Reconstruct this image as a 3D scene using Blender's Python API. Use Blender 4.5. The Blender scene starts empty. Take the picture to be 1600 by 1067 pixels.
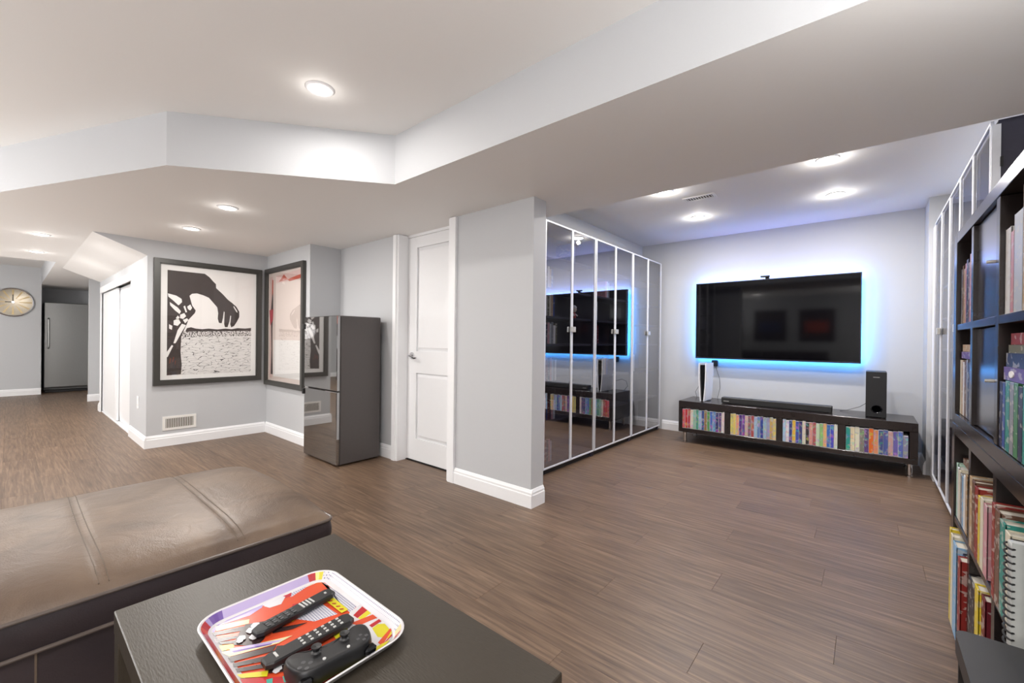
import bpy, bmesh, math, random
from mathutils import Vector, Matrix
random.seed(7)
C = bpy.context.scene
PI = math.pi

# ------------------------------------------------------------------ camera, world, light, exposure
F_PX, H = 663.0, 1.07
yaw, pit, rol = (math.radians(a) for a in (40.08, -0.168, 0.629))
Fv = Vector((-math.sin(yaw)*math.cos(pit), math.cos(yaw)*math.cos(pit), math.sin(pit)))
Rv = Vector((math.cos(yaw), math.sin(yaw), 0)); Uv = Rv.cross(Fv)
R2 = Rv*math.cos(rol)+Uv*math.sin(rol); U2 = -Rv*math.sin(rol)+Uv*math.cos(rol)
cam = bpy.data.cameras.new('camera'); camo = bpy.data.objects.new('camera', cam); C.collection.objects.link(camo)
m = Matrix((R2, U2, -Fv)).transposed().to_4x4(); m.translation = Vector((0, 0, H)); camo.matrix_world = m
cam.sensor_width = 36; cam.lens = F_PX/1600*36; cam.clip_start = 0.05; C.camera = camo

w = bpy.data.worlds.new('world'); C.world = w; w.use_nodes = True
w.node_tree.nodes['Background'].inputs[0].default_value = (0.8, 0.87, 1, 1)
w.node_tree.nodes['Background'].inputs[1].default_value = 0.3
C.view_settings.view_transform = 'Standard'; C.view_settings.look = 'None'
C.view_settings.gamma = 1; C.view_settings.use_curve_mapping = False
C.view_settings.exposure = 0.3

def lamp(kind, name, loc, power, color=(1, 1, 1), size=0.1, rot=None, sy=None, spread=None):
    l = bpy.data.lights.new(name, kind); l.energy = power; l.color = color
    if kind == 'AREA':
        l.size = size; l.shape = 'DISK'
        if sy: l.shape = 'RECTANGLE'; l.size_y = sy
        if spread: l.spread = spread
    elif kind in ('POINT', 'SPOT'): l.shadow_soft_size = size
    o = bpy.data.objects.new(name, l); C.collection.objects.link(o); o.location = loc
    if rot: o.rotation_euler = rot
    return o
# added area lamp by the back wall, cool soft fill from behind the camera
lamp('AREA', 'back_fill', (-5.2, -2.6, 1.3), 14, (0.97, 0.985, 1), 2.6, (math.radians(97), 0, 0), 1.4)
# added upward lamps without fixtures, out of view, to brighten the ceiling
for (x, y, z, p) in ((.2, -1.2, 1.35, 18), (-2.6, -1.9, 1.3, 17), (-5.2, -1.9, 1.3, 19), (-8.6, -1.9, 1.3, 18), (.45, .95, 1.6, 9)):
    lamp('AREA', 'fill_uplight', (x, y, z), p, (1, .985, .97), .4, (math.radians(180), 0, 0))
lamp('AREA', 'cabinet_top_fill', (.5, 3.66, 2.03), .9, (.86, .88, 1), .12, (math.radians(180), 0, 0), 1.9)  # added lamp hidden above the right cabinets, lifts the TV-area ceiling
lamp('POINT', 'room_fill', (.28, -1.3, 1.25), 38, (1, .96, .92), .2)  # three added point lights behind the camera, general fill with no lamp bodies
lamp('POINT', 'room_fill', (-4.3, -1.7, 1.1), 42, (1, .96, .92), .2)
lamp('POINT', 'room_fill', (-8.2, -1.7, 1.3), 66, (1, .97, .93), .2)
ZS, ZC = 1.99, 2.28
POTS = [(-2.05, .97, ZC, 'ceiling light in the raised tray above the ottoman'),
        (-3.49, 1.0, ZS, 'ceiling light on the soffit in front of the large picture, nearer one'),
        (-4.41, 1.0, ZS, 'ceiling light on the soffit nearest the large framed picture'),
        (-5.79, .19, ZS, 'upper of the two far left hallway ceiling lights'),
        (-7.03, .2, ZS, 'lower of the two far left hallway ceiling lights, nearest the clock'),
        (-.22, 3.45, ZC, 'ceiling light above the TV area, nearest to the right bookcases'),
        (-.22, 4.30, ZC, 'ceiling light right of the TV centre, nearer the TV wall'),
        (-1.27, 3.41, ZC, 'ceiling light above the glass cabinets beside the ceiling vent'),
        (-1.28, 4.29, ZC, 'smallest ceiling light, left in front of the TV wall')]
WARM = (1, 0.955, 0.91)
for (x, y, z, _) in POTS:
    lamp('AREA', 'potlight_beam', (x, y, z-.012), 9.5 if z == ZS else 13 if y > 3 else 5.5, WARM if x < -1.9 else (1, .95, .92), .09)
    lamp('POINT', 'potlight_fill', (x, y, z-.06), 1.3 if y > 3 else .3, WARM, .02)  # added point fill below each potlight, brightens the ceiling around it
for (x, y, z) in ((-.1, -.2, ZC), (-2.0, -1.0, ZC), (0, -1.2, ZC), (-9.5, -.9, ZC), (-4.6, -1.3, ZC)):
    lamp('AREA', 'potlight_beam', (x, y, z-.012), 7 if x > -1 else 11, WARM, .09)

# ------------------------------------------------------------------ materials
def s2l(c):
    r = []
    for v in c[:3]:
        v = v/255.0
        r.append(v/12.92 if v <= .04045 else ((v+.055)/1.055)**2.4)
    return (*r, 1)
def nodes(m):
    m.use_nodes = True; return m.node_tree.nodes, m.node_tree.links
def mat(name, col, rough=.5, metal=0, bump=0, scale=40, var=.06, spec=.5, coat=0, stretch=(1, 1, 1)):
    m = bpy.data.materials.new(name); n, l = nodes(m); b = n['Principled BSDF']
    b.inputs['Roughness'].default_value = rough; b.inputs['Metallic'].default_value = metal
    b.inputs['Specular IOR Level'].default_value = spec; b.inputs['Coat Weight'].default_value = coat
    tc = n.new('ShaderNodeTexCoord'); mp = n.new('ShaderNodeMapping'); mp.inputs['Scale'].default_value = stretch
    nz = n.new('ShaderNodeTexNoise'); nz.inputs['Scale'].default_value = scale; nz.inputs['Detail'].default_value = 3
    l.new(tc.outputs['Object'], mp.inputs['Vector']); l.new(mp.outputs[0], nz.inputs['Vector'])
    mx = n.new('ShaderNodeMix'); mx.data_type = 'RGBA'
    c = s2l(col); mx.inputs[6].default_value = tuple(v*(1-var) for v in c[:3])+(1,)
    mx.inputs[7].default_value = tuple(min(1, v*(1+var)) for v in c[:3])+(1,)
    l.new(nz.outputs['Fac'], mx.inputs[0]); l.new(mx.outputs[2], b.inputs['Base Color'])
    if bump:
        bp = n.new('ShaderNodeBump'); bp.inputs['Strength'].default_value = bump; bp.inputs['Distance'].default_value = .002
        l.new(nz.outputs['Fac'], bp.inputs['Height']); l.new(bp.outputs[0], b.inputs['Normal'])
    return m
def emit(name, col, s):
    m = bpy.data.materials.new(name); n, l = nodes(m); b = n['Principled BSDF']
    b.inputs['Base Color'].default_value = (*col, 1); b.inputs['Emission Color'].default_value = (*col, 1)
    b.inputs['Emission Strength'].default_value = s; return m
M = {}
M['wall'] = mat('wall_paint', (197, 199, 202), .55, bump=.05, scale=180, var=.015, spec=.35)
M['ceil'] = mat('ceiling_paint', (243, 242, 240), .7, bump=.05, scale=150, var=.01, spec=.25)
M['trim'] = mat('trim_paint', (244, 245, 247), .35, var=.01)
M['door'] = mat('door_paint', (240, 241, 243), .38, var=.01)
M['blk'] = mat('black_brown_veneer', (33, 27, 27), .42, bump=.15, scale=30, var=.25, stretch=(1, 6, 6))
M['tabletop'] = mat('table_foil', (60, 54, 46), .38, bump=.25, scale=60, var=.12, stretch=(1, 5, 1))
M['case'] = mat('bookcase_foil', (40, 34, 34), .22, bump=.05, scale=25, var=.15, spec=.6)
M['kd'] = mat('cabinet_interior', (52, 50, 66), .5, var=.1)
M['plinth'] = mat('plinth_black', (16, 15, 17), .5)
M['bplast'] = mat('black_plastic', (24, 24, 26), .42, var=.1)
M['bgloss'] = mat('black_gloss', (6, 6, 9), .06, var=.05, spec=.35)
M['wplast'] = mat('white_plastic', (238, 240, 246), .35, var=.01)
M['steel'] = mat('brushed_steel', (170, 170, 168), .3, 1, bump=.05, scale=30, stretch=(1, 1, 12))
M['chrome'] = mat('chrome', (215, 215, 218), .12, 1)
M['alu'] = mat('white_aluminium', (226, 228, 234), .35, .25)
M['hand'] = mat('handle_silver', (205, 203, 198), .35, .5)
M['doorfoil'] = mat('door_foil', (58, 54, 58), .17, var=.05, spec=1)
M['doorfoil'].node_tree.nodes['Principled BSDF'].inputs['IOR'].default_value = 2.1
M['gunmetal'] = mat('frame_graphite', (66, 65, 62), .4, .1, bump=.1, scale=20, stretch=(1, 1, 8))
M['mat'] = mat('picture_mat', (246, 245, 243), .7, var=.01)
M['ink'] = mat('print_ink', (66, 57, 55), .6, var=.1)
M['paper'] = mat('print_paper', (246, 244, 242), .6, var=.01)
M['grille'] = mat('vent_white', (238, 236, 232), .45, var=.01)
M['ventdark'] = mat('vent_dark', (95, 88, 78), .7)
M['pages'] = mat('page_edges', (226, 220, 206), .8, var=.08, scale=300)
M['brass'] = mat('dull_gold', (170, 150, 112), .25, .9)
M['rubber'] = mat('cable_rubber', (60, 60, 64), .6)
M['tape_case'] = mat('clamshell_white', (232, 232, 236), .45, var=.02)
M['bulb'] = emit('lamp_diffuser', (1, .96, .9), 14)
M['led'] = emit('led_strip_blue', (.06, .42, 1), 5)
M['ledbox'] = mat('led_channel', (30, 30, 34), .5)
M['fridgeblk'] = mat('black_appliance_side', (88, 83, 82), .42, .1, var=.05)
M['fridgedoor'] = mat('mirror_black_door', (40, 37, 35), .03, .0, var=.02, spec=1.0)
M['fridgedoor'].node_tree.nodes['Principled BSDF'].inputs['IOR'].default_value = 2.6

# vinyl planks
def plank_mat():
    m = bpy.data.materials.new('vinyl_plank'); n, l = nodes(m); b = n['Principled BSDF']
    tc = n.new('ShaderNodeTexCoord'); oi = n.new('ShaderNodeObjectInfo')
    off = n.new('ShaderNodeVectorMath'); off.operation = 'ADD'
    cm = n.new('ShaderNodeCombineXYZ'); mu = n.new('ShaderNodeMath'); mu.operation = 'MULTIPLY'; mu.inputs[1].default_value = 37
    l.new(oi.outputs['Random'], mu.inputs[0]); l.new(mu.outputs[0], cm.inputs[0]); l.new(mu.outputs[0], cm.inputs[1])
    l.new(tc.outputs['Object'], off.inputs[0]); l.new(cm.outputs[0], off.inputs[1])
    mp = n.new('ShaderNodeMapping'); mp.inputs['Scale'].default_value = (1.4, 30, 1); l.new(off.outputs[0], mp.inputs['Vector'])
    nz = n.new('ShaderNodeTexNoise'); nz.inputs['Scale'].default_value = 2.2; nz.inputs['Detail'].default_value = 8; nz.inputs['Roughness'].default_value = .62; nz.inputs['Distortion'].default_value = .6
    l.new(mp.outputs[0], nz.inputs['Vector'])
    r = n.new('ShaderNodeValToRGB'); e = r.color_ramp.elements
    e[0].position = .28; e[0].color = s2l((76, 60, 48)); e[1].position = .75; e[1].color = s2l((140, 117, 96))
    k = e.new(.5); k.color = s2l((108, 87, 70))
    l.new(nz.outputs['Fac'], r.inputs[0])
    hs = n.new('ShaderNodeHueSaturation'); mr = n.new('ShaderNodeMapRange'); mr.inputs[3].default_value = .9; mr.inputs[4].default_value = 1.12
    l.new(oi.outputs['Random'], mr.inputs[0]); l.new(mr.outputs[0], hs.inputs['Value']); l.new(r.outputs[0], hs.inputs['Color'])
    l.new(hs.outputs[0], b.inputs['Base Color'])
    b.inputs['Roughness'].default_value = .42; b.inputs['Specular IOR Level'].default_value = .45
    bp = n.new('ShaderNodeBump'); bp.inputs['Strength'].default_value = .25; bp.inputs['Distance'].default_value = .001
    l.new(nz.outputs['Fac'], bp.inputs['Height']); l.new(bp.outputs[0], b.inputs['Normal'])
    return m
M['plank'] = plank_mat()
M['underlay'] = mat('floor_underlay', (70, 54, 44), .7)

def leather(name, c0, c1, rough):
    m = bpy.data.materials.new(name); n, l = nodes(m); b = n['Principled BSDF']
    tc = n.new('ShaderNodeTexCoord')
    big = n.new('ShaderNodeTexNoise'); big.inputs['Scale'].default_value = 3.2; big.inputs['Detail'].default_value = 5; big.inputs['Distortion'].default_value = 1.2
    fine = n.new('ShaderNodeTexVoronoi'); fine.inputs['Scale'].default_value = 260
    wr = n.new('ShaderNodeTexNoise'); wr.inputs['Scale'].default_value = 9; wr.inputs['Detail'].default_value = 4; wr.inputs['Distortion'].default_value = 2.5
    for t in (big, fine, wr): l.new(tc.outputs['Object'], t.inputs['Vector'])
    mx = n.new('ShaderNodeMix'); mx.data_type = 'RGBA'; mx.inputs[6].default_value = s2l(c0); mx.inputs[7].default_value = s2l(c1)
    mr = n.new('ShaderNodeMapRange'); mr.inputs[1].default_value = .3; mr.inputs[2].default_value = .7
    l.new(big.outputs['Fac'], mr.inputs[0]); l.new(mr.outputs[0], mx.inputs[0]); l.new(mx.outputs[2], b.inputs['Base Color'])
    b.inputs['Roughness'].default_value = rough
    ad = n.new('ShaderNodeMath'); ad.operation = 'MULTIPLY_ADD'; ad.inputs[1].default_value = 6
    l.new(wr.outputs['Fac'], ad.inputs[0]); l.new(fine.outputs['Distance'], ad.inputs[2])
    bp = n.new('ShaderNodeBump'); bp.inputs['Strength'].default_value = .22; bp.inputs['Distance'].default_value = .0015
    l.new(ad.outputs[0], bp.inputs['Height']); l.new(bp.outputs[0], b.inputs['Normal'])
    return m
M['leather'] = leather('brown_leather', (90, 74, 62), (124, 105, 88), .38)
M['leather_shaded'] = leather('brown_leather_shaded', (47, 41, 44), (60, 52, 54), .33)  # same leather with the bluish shade of the ottoman sides put into the colour
M['piping'] = mat('leather_piping', (92, 82, 76), .3)
M['thread'] = mat('seam_thread', (96, 82, 69), .6)

def glass(name, tint, ior, rough=0.0):
    m = bpy.data.materials.new(name); n, l = nodes(m); n.remove(n['Principled BSDF'])
    out = n['Material Output']; t = n.new('ShaderNodeBsdfTransparent'); t.inputs[0].default_value = (*tint, 1)
    g = n.new('ShaderNodeBsdfGlossy'); g.inputs['Roughness'].default_value = rough; g.inputs[0].default_value = (.95, .95, .97, 1)
    fr = n.new('ShaderNodeFresnel'); ge = n.new('ShaderNodeNewGeometry'); im = n.new('ShaderNodeMix'); im.inputs[2].default_value = ior; im.inputs[3].default_value = 1/ior
    l.new(ge.outputs['Backfacing'], im.inputs[0]); l.new(im.outputs[0], fr.inputs[0])     # same reflectance from either side of the thin pane
    nz = n.new('ShaderNodeTexNoise'); nz.inputs['Scale'].default_value = .8
    bp = n.new('ShaderNodeBump'); bp.inputs['Strength'].default_value = .02; l.new(nz.outputs['Fac'], bp.inputs['Height']); l.new(bp.outputs[0], g.inputs['Normal'])
    mx = n.new('ShaderNodeMixShader'); l.new(fr.outputs[0], mx.inputs[0]); l.new(t.outputs[0], mx.inputs[1]); l.new(g.outputs[0], mx.inputs[2])
    l.new(mx.outputs[0], out.inputs[0]); return m
M['cabglass'] = glass('cabinet_glass', (.64, .65, .7), 5.2)
M['picglass'] = glass('picture_glass', (.96, .96, .96), 1.5)

def spine_mat():      # cover colour comes from the object's own colour, blocks of print on top
    m = bpy.data.materials.new('printed_spine'); n, l = nodes(m); b = n['Principled BSDF']
    oi = n.new('ShaderNodeObjectInfo'); tc = n.new('ShaderNodeTexCoord')
    cm = n.new('ShaderNodeCombineXYZ'); mu = n.new('ShaderNodeMath'); mu.operation = 'MULTIPLY'; mu.inputs[1].default_value = 91
    l.new(oi.outputs['Random'], mu.inputs[0])
    for i in range(3): l.new(mu.outputs[0], cm.inputs[i])
    ad = n.new('ShaderNodeVectorMath'); l.new(tc.outputs['Object'], ad.inputs[0]); l.new(cm.outputs[0], ad.inputs[1])
    v = n.new('ShaderNodeTexVoronoi'); v.inputs['Scale'].default_value = 42; v.distance = 'CHEBYCHEV'; l.new(ad.outputs[0], v.inputs['Vector'])
    mp = n.new('ShaderNodeMapping'); mp.inputs['Scale'].default_value = (1, 1, 1); l.new(ad.outputs[0], mp.inputs[0])
    nz = n.new('ShaderNodeTexNoise'); nz.inputs['Scale'].default_value = 30; nz.inputs['Detail'].default_value = 1; l.new(mp.outputs[0], nz.inputs['Vector'])
    gt = n.new('ShaderNodeMath'); gt.operation = 'GREATER_THAN'; gt.inputs[1].default_value = .53; l.new(nz.outputs['Fac'], gt.inputs[0])
    f = n.new('ShaderNodeMath'); f.operation = 'MULTIPLY'; f.inputs[1].default_value = .32; l.new(gt.outputs[0], f.inputs[0])
    mx = n.new('ShaderNodeMix'); mx.data_type = 'RGBA'; l.new(f.outputs[0], mx.inputs[0]); l.new(oi.outputs['Color'], mx.inputs[6]); l.new(v.outputs['Color'], mx.inputs[7])
    l.new(mx.outputs[2], b.inputs['Base Color']); b.inputs['Roughness'].default_value = .4; return m
M['spine'] = spine_mat()
def cover_mat():
    m = bpy.data.materials.new('book_cover'); n, l = nodes(m); b = n['Principled BSDF']
    oi = n.new('ShaderNodeObjectInfo'); tc = n.new('ShaderNodeTexCoord')
    nz = n.new('ShaderNodeTexNoise'); nz.inputs['Scale'].default_value = 28; nz.inputs['Detail'].default_value = 1
    ad = n.new('ShaderNodeVectorMath'); l.new(tc.outputs['Object'], ad.inputs[0]); l.new(oi.outputs['Random'], ad.inputs[1])
    mp = n.new('ShaderNodeMapping'); mp.inputs['Scale'].default_value = (1, 1, 2.2); l.new(ad.outputs[0], mp.inputs[0]); l.new(mp.outputs[0], nz.inputs['Vector'])
    gt = n.new('ShaderNodeMath'); gt.operation = 'GREATER_THAN'; gt.inputs[1].default_value = .6; l.new(nz.outputs['Fac'], gt.inputs[0])
    f = n.new('ShaderNodeMath'); f.operation = 'MULTIPLY'; f.inputs[1].default_value = .45; l.new(gt.outputs[0], f.inputs[0])
    mx = n.new('ShaderNodeMix'); mx.data_type = 'RGBA'; l.new(f.outputs[0], mx.inputs[0]); l.new(oi.outputs['Color'], mx.inputs[6]); mx.inputs[7].default_value = (.7, .66, .6, 1)
    l.new(mx.outputs[2], b.inputs['Base Color']); b.inputs['Roughness'].default_value = .38; return m
M['cover'] = cover_mat()

# ------------------------------------------------------------------ helpers
class MB:
    def __init__(s): s.v = []; s.f = []; s.mi = []
    def face(s, pts, mi=0):
        k = len(s.v); s.v += [tuple(p) for p in pts]; s.f.append(tuple(range(k, k+len(pts)))); s.mi.append(mi); return s
    def raw(s, vs, fs, mi=0):
        k = len(s.v); s.v += [tuple(p) for p in vs]
        for f in fs: s.f.append(tuple(i+k for i in f)); s.mi.append(mi)
        return s
    def box(s, x0, x1, y0, y1, z0, z1, mi=0):
        vs = [(x, y, z) for x in (x0, x1) for y in (y0, y1) for z in (z0, z1)]
        return s.raw(vs, [(0, 1, 3, 2), (4, 6, 7, 5), (0, 4, 5, 1), (2, 3, 7, 6), (0, 2, 6, 4), (1, 5, 7, 3)], mi)
    def cham(s, x0, x1, y0, y1, z0, z1, c=.003, mi=0):      # box with chamfered edges
        bm = bmesh.new(); r = bmesh.ops.create_cube(bm, size=1)
        for v in bm.verts: v.co = Vector((x0+(v.co.x+.5)*(x1-x0), y0+(v.co.y+.5)*(y1-y0), z0+(v.co.z+.5)*(z1-z0)))
        bmesh.ops.bevel(bm, geom=bm.edges[:], offset=c, segments=1 if c < .008 else 3, affect='EDGES', profile=.5)
        bm.verts.index_update(); s.raw([v.co[:] for v in bm.verts], [[v.index for v in f.verts] for f in bm.faces], mi); bm.free(); return s
    def prism(s, poly, z0, z1, mi=0, cap=None, axis='z'):
        n = len(poly)
        def P(a, b, c): return {'z': (a, b, c), 'x': (c, a, b), 'y': (a, c, b)}[axis]
        vs = [P(p[0], p[1], z0) for p in poly]+[P(p[0], p[1], z1) for p in poly]
        cap = mi if cap is None else cap
        s.raw(vs, [tuple(range(n))[::-1], tuple(range(n, 2*n))], cap)
        k = len(s.v)-2*n
        for i in range(n):
            j = (i+1) % n; s.f.append((k+i, k+j, k+n+j, k+n+i)); s.mi.append(mi)
        return s
    def cyl(s, c, r, h, axis='z', seg=20, r2=None, mi=0):
        r2 = r if r2 is None else r2; vs = []
        for k, (rr, t) in enumerate(((r, 0), (r2, h))):
            for i in range(seg):
                a = 2*PI*i/seg; p, q = rr*math.cos(a), rr*math.sin(a)
                vs.append({'z': (c[0]+p, c[1]+q, c[2]+t), 'x': (c[0]+t, c[1]+p, c[2]+q), 'y': (c[0]+p, c[1]+t, c[2]+q)}[axis])
        fs = [tuple(range(seg))[::-1], tuple(range(seg, 2*seg))]+[(i, (i+1) % seg, seg+(i+1) % seg, seg+i) for i in range(seg)]
        return s.raw(vs, fs, mi)
    def lathe(s, c, prof, seg=20, axis='z', mi=0):
        vs = []; n = len(prof)
        for (r, t) in prof:
            for i in range(seg):
                a = 2*PI*i/seg; p, q = r*math.cos(a), r*math.sin(a)
                vs.append({'z': (c[0]+p, c[1]+q, c[2]+t), 'x': (c[0]+t, c[1]+p, c[2]+q), 'y': (c[0]+p, c[1]+t, c[2]+q)}[axis])
        fs = [(k*seg+i, k*seg+(i+1) % seg, (k+1)*seg+(i+1) % seg, (k+1)*seg+i) for k in range(n-1) for i in range(seg)]
        return s.raw(vs, fs, mi)
    def tube(s, pts, r, seg=8, mi=0, closed=False):
        pts = [Vector(p) for p in pts]; n = len(pts); vs = []
        for i, p in enumerate(pts):
            a = pts[(i-1) % n] if (closed or i > 0) else p; b = pts[(i+1) % n] if (closed or i < n-1) else p
            t = (b-a).normalized(); up = Vector((0, 0, 1)) if abs(t.z) < .9 else Vector((1, 0, 0))
            u = t.cross(up).normalized(); v = t.cross(u)
            for k in range(seg):
                an = 2*PI*k/seg; vs.append(tuple(p+u*r*math.cos(an)+v*r*math.sin(an)))
        m_ = n if closed else n-1
        fs = [(i*seg+k, i*seg+(k+1) % seg, ((i+1) % n)*seg+(k+1) % seg, ((i+1) % n)*seg+k) for i in range(m_) for k in range(seg)]
        if not closed: fs += [tuple(range(seg)), tuple(range((n-1)*seg, n*seg))[::-1]]
        return s.raw(vs, fs, mi)
    def build(s, name, mats, parent=None, smooth=False, loc=None, label=None, kind=None):
        if not isinstance(mats, (list, tuple)): mats = [mats]
        wl = Vector((0, 0, 0))
        if parent is not None: wl = WL[parent.name]
        o_ = Vector(loc) if loc is not None else wl
        me = bpy.data.meshes.new(name); me.from_pydata([tuple(Vector(v)-o_) for v in s.v], [], s.f)
        for m_ in mats: me.materials.append(m_)
        me.polygons.foreach_set('material_index', s.mi)
        bm = bmesh.new(); bm.from_mesh(me); bmesh.ops.recalc_face_normals(bm, faces=bm.faces[:]); bm.to_mesh(me); bm.free()
        if smooth:
            me.polygons.foreach_set('use_smooth', [True]*len(me.polygons))
            me.set_sharp_from_angle(angle=math.radians(smooth if smooth is not True else 40))
        o = bpy.data.objects.new(name, me); C.collection.objects.link(o)
        if parent is not None: o.parent = parent; o.location = o_-wl
        else: o.location = o_
        WL[o.name] = o_
        if label: o['label'] = label
        if kind: o['kind'] = kind
        return o
WL = {}
def tag(o, label, cat, group=None):
    o['label'] = label; o['category'] = cat
    if group: o['group'] = group
    return o
def thing(name, label, cat, loc, group=None):
    o = bpy.data.objects.new(name, None); C.collection.objects.link(o); o.location = loc; o.empty_display_size = .05
    WL[o.name] = Vector(loc); return tag(o, label, cat, group)
def struct(name, mb, mats, parent=None, **k):
    o = mb.build(name, mats, parent, **k); o['kind'] = 'structure'; return o
def B(x0, x1, y0, y1, z0, z1, c=0):
    return MB().cham(x0, x1, y0, y1, z0, z1, c) if c else MB().box(x0, x1, y0, y1, z0, z1)

# ------------------------------------------------------------------ setting
YB = -2.7; XR = .67; YT = 5.2
flo = struct('floor', B(-12.5, XR+.1, YB, YT+.1, -.06, -.0085), M['underlay'])
PW, PL, PT = .18, 1.22, .008
def plank_mesh(l, w_):
    mb = MB().cham(-l/2+.0003, l/2-.0003, -w_/2+.0003, w_/2-.0003, -PT, 0, .0005)
    me = bpy.data.meshes.new('plank'); me.from_pydata(mb.v, [], mb.f); me.materials.append(M['plank']); return me
pm_cache = {}
rest = MB(); npk = 0
row = 0; y = YT
def clipped(x0, x1, y0, y1):       # areas of floor the room really has, in view
    if y1 < -1.3: return False
    if x1 < -5.35 and y0 > 1.05: return False
    if x1 < -2.4 and y0 > 2.35: return False
    if x0 > -1.3 and y1 < .1: return False
    return True
while y > YB:
    y0 = y-PW; off = (row*0.43) % PL; x = XR+.05+off
    while x > -12.45:
        xa, xb = x-PL, min(x, XR+.05); x -= PL
        xa = max(xa, -12.45)
        if xb-xa < .05: continue
        if not clipped(xa, xb, y0, y) or npk >= 298:
            rest.box(xa+.001, xb-.001, y0+.001, y-.001, -PT, 0); continue
        key = round(xb-xa, 3)
        if key not in pm_cache: pm_cache[key] = plank_mesh(xb-xa, PW)
        o = bpy.data.objects.new('plank', pm_cache[key]); C.collection.objects.link(o); o.parent = flo
        o.location = ((xa+xb)/2, (y0+y)/2, 0); npk += 1
    y = y0; row += 1
rest.build('plank_field', M['plank'], flo, kind='stuff')

struct('ceiling', B(-12.5, XR+.1, YB, YT+.1, ZC, ZC+.1), M['ceil'])
sof = [(-2.169, 1.479), (XR, 1.479), (XR, 2.585), (-2.2, 2.585), (-2.2, 2.40), (-5.3, 2.40), (-5.3, 1.15), (-12.4, 1.15),
       (-12.4, .385), (-7.82, .385), (-7.82, -1.49), (-4.301, -.037), (-2.898, .544)]
struct('trim_1', MB().prism(sof, ZS, ZC, 0, 1), [M['wall'], M['ceil']])          # dropped soffit around the tray
# sloped underside of the stairs over the closet
struct('trim_2', MB().prism([(.477, ZS), (.86, ZS), (.86, 1.838), (.85, 1.838)], -8.45, -5.25, 0, 1, 'x'), [M['ceil'], M['wall']])
struct('wall_left', B(-5.35, -5.25, .86, 1.90, 0, ZS), M['wall'])
struct('wall_nook', B(-5.35, -4.19, 1.90, 2.0, 0, ZS), M['wall'])
struct('wall_nook_return', B(-4.29, -4.19, 2.0, 2.30, 0, ZS), M['wall'])
struct('wall_behind_fridge', B(-4.19, -3.17, 2.215, 2.32, 0, ZS), M['wall'])
struct('wall_closet', B(-6.1, -5.25, .85, .86, 0, 1.838).box(-6.1, -5.35, .86, .95, 0, 1.838).box(-8.25, -6.1, .85, .95, 1.70, 1.84).box(-8.45, -8.25, .85, .95, 0, 1.9).box(-8.3, -6.0, 1.05, 1.1, 0, 1.9), M['wall'])
struct('wall_hall_stub', B(-9.8, -9.7, .85, 1.3, 0, ZS).box(-9.8, -8.45, 1.12, 1.2, 0, ZS).box(-8.55, -8.45, .95, 1.2, 0, ZS).box(-12.4, -9.8, 1.12, 1.2, 0, ZS), M['wall'])
struct('wall_clock', B(-11.55, -11.45, YB, .39, 0, ZC).box(-12.4, -11.55, .29, .39, 0, ZC), M['wall'])
struct('wall_alcove', B(-12.5, -12.38, .29, 1.2, 0, ZC), M['wall'])
struct('wall_pillar', B(-2.388, -1.645, 2.158, 2.29, 0, ZS), M['wall'])
struct('wall_behind_cabinets', B(-2.32, -2.22, 2.29, YT, 0, ZC), M['wall'])
struct('wall_tv', B(-2.32, XR, YT, YT+.1, 0, ZC), M['wall'])
struct('wall_column', B(.366, XR, 4.862, YT, 0, ZC), M['wall'])
struct('wall_right', B(XR, XR+.1, YB, YT, 0, ZC), M['wall'])
struct('wall_back', B(-12.4, XR+.1, YB-.1, YB, 0, ZC), M['wall'])
struct('wall_door_back', B(-3.4, -2.32, 2.40, 2.45, 0, ZS), M['wall'])

def baseboard(name, p0, p1, nrm):       # profile swept along a wall foot
    p0, p1, nv = Vector((*p0, 0)), Vector((*p1, 0)), Vector((*nrm, 0)); prof = [(0, 0), (.016, 0), (.016, .078), (.012, .084), (.012, .096), (.008, .104), (.004, .113), (0, .115)]
    mb = MB(); n = len(prof)
    vs = [tuple(p+nv*a+Vector((0, 0, b))) for p in (p0, p1) for a, b in prof]
    mb.raw(vs, [tuple(range(n)), tuple(range(n, 2*n))]+[(i, (i+1) % n, n+(i+1) % n, n+i) for i in range(n)])
    return struct(name, mb, M['trim'])
baseboard('baseboard_left', (-5.25, .8502), (-5.25, 1.8838), (1, 0))
baseboard('baseboard_nook', (-5.25, 1.90), (-4.174, 1.90), (0, -1))
baseboard('baseboard_nook_return', (-4.19, 1.9003), (-4.19, 2.215), (1, 0))
baseboard('baseboard_fridge', (-4.19, 2.215), (-3.245, 2.215), (0, -1))
baseboard('baseboard_pillar', (-2.36, 2.158), (-1.6288, 2.158), (0, -1))
baseboard('baseboard_pillar_end', (-1.645, 2.1582), (-1.645, 2.29), (1, 0))
baseboard('baseboard_tv', (-1.94, YT), (.366, YT), (0, -1))
baseboard('baseboard_column', (.366, 4.862), (.366, YT), (-1, 0))
baseboard('baseboard_closet', (-6.06, .85), (-5.2335, .85), (0, -1))
baseboard('baseboard_closet_end', (-8.45, .85), (-8.29, .85), (0, -1))
baseboard('baseboard_closet_side', (-8.45, .85), (-8.45, 1.1), (-1, 0))
baseboard('baseboard_stub', (-9.7, .834), (-9.7, 1.1), (1, 0))
baseboard('baseboard_clock', (-11.45, YB), (-11.45, .39), (1, 0))

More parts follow.
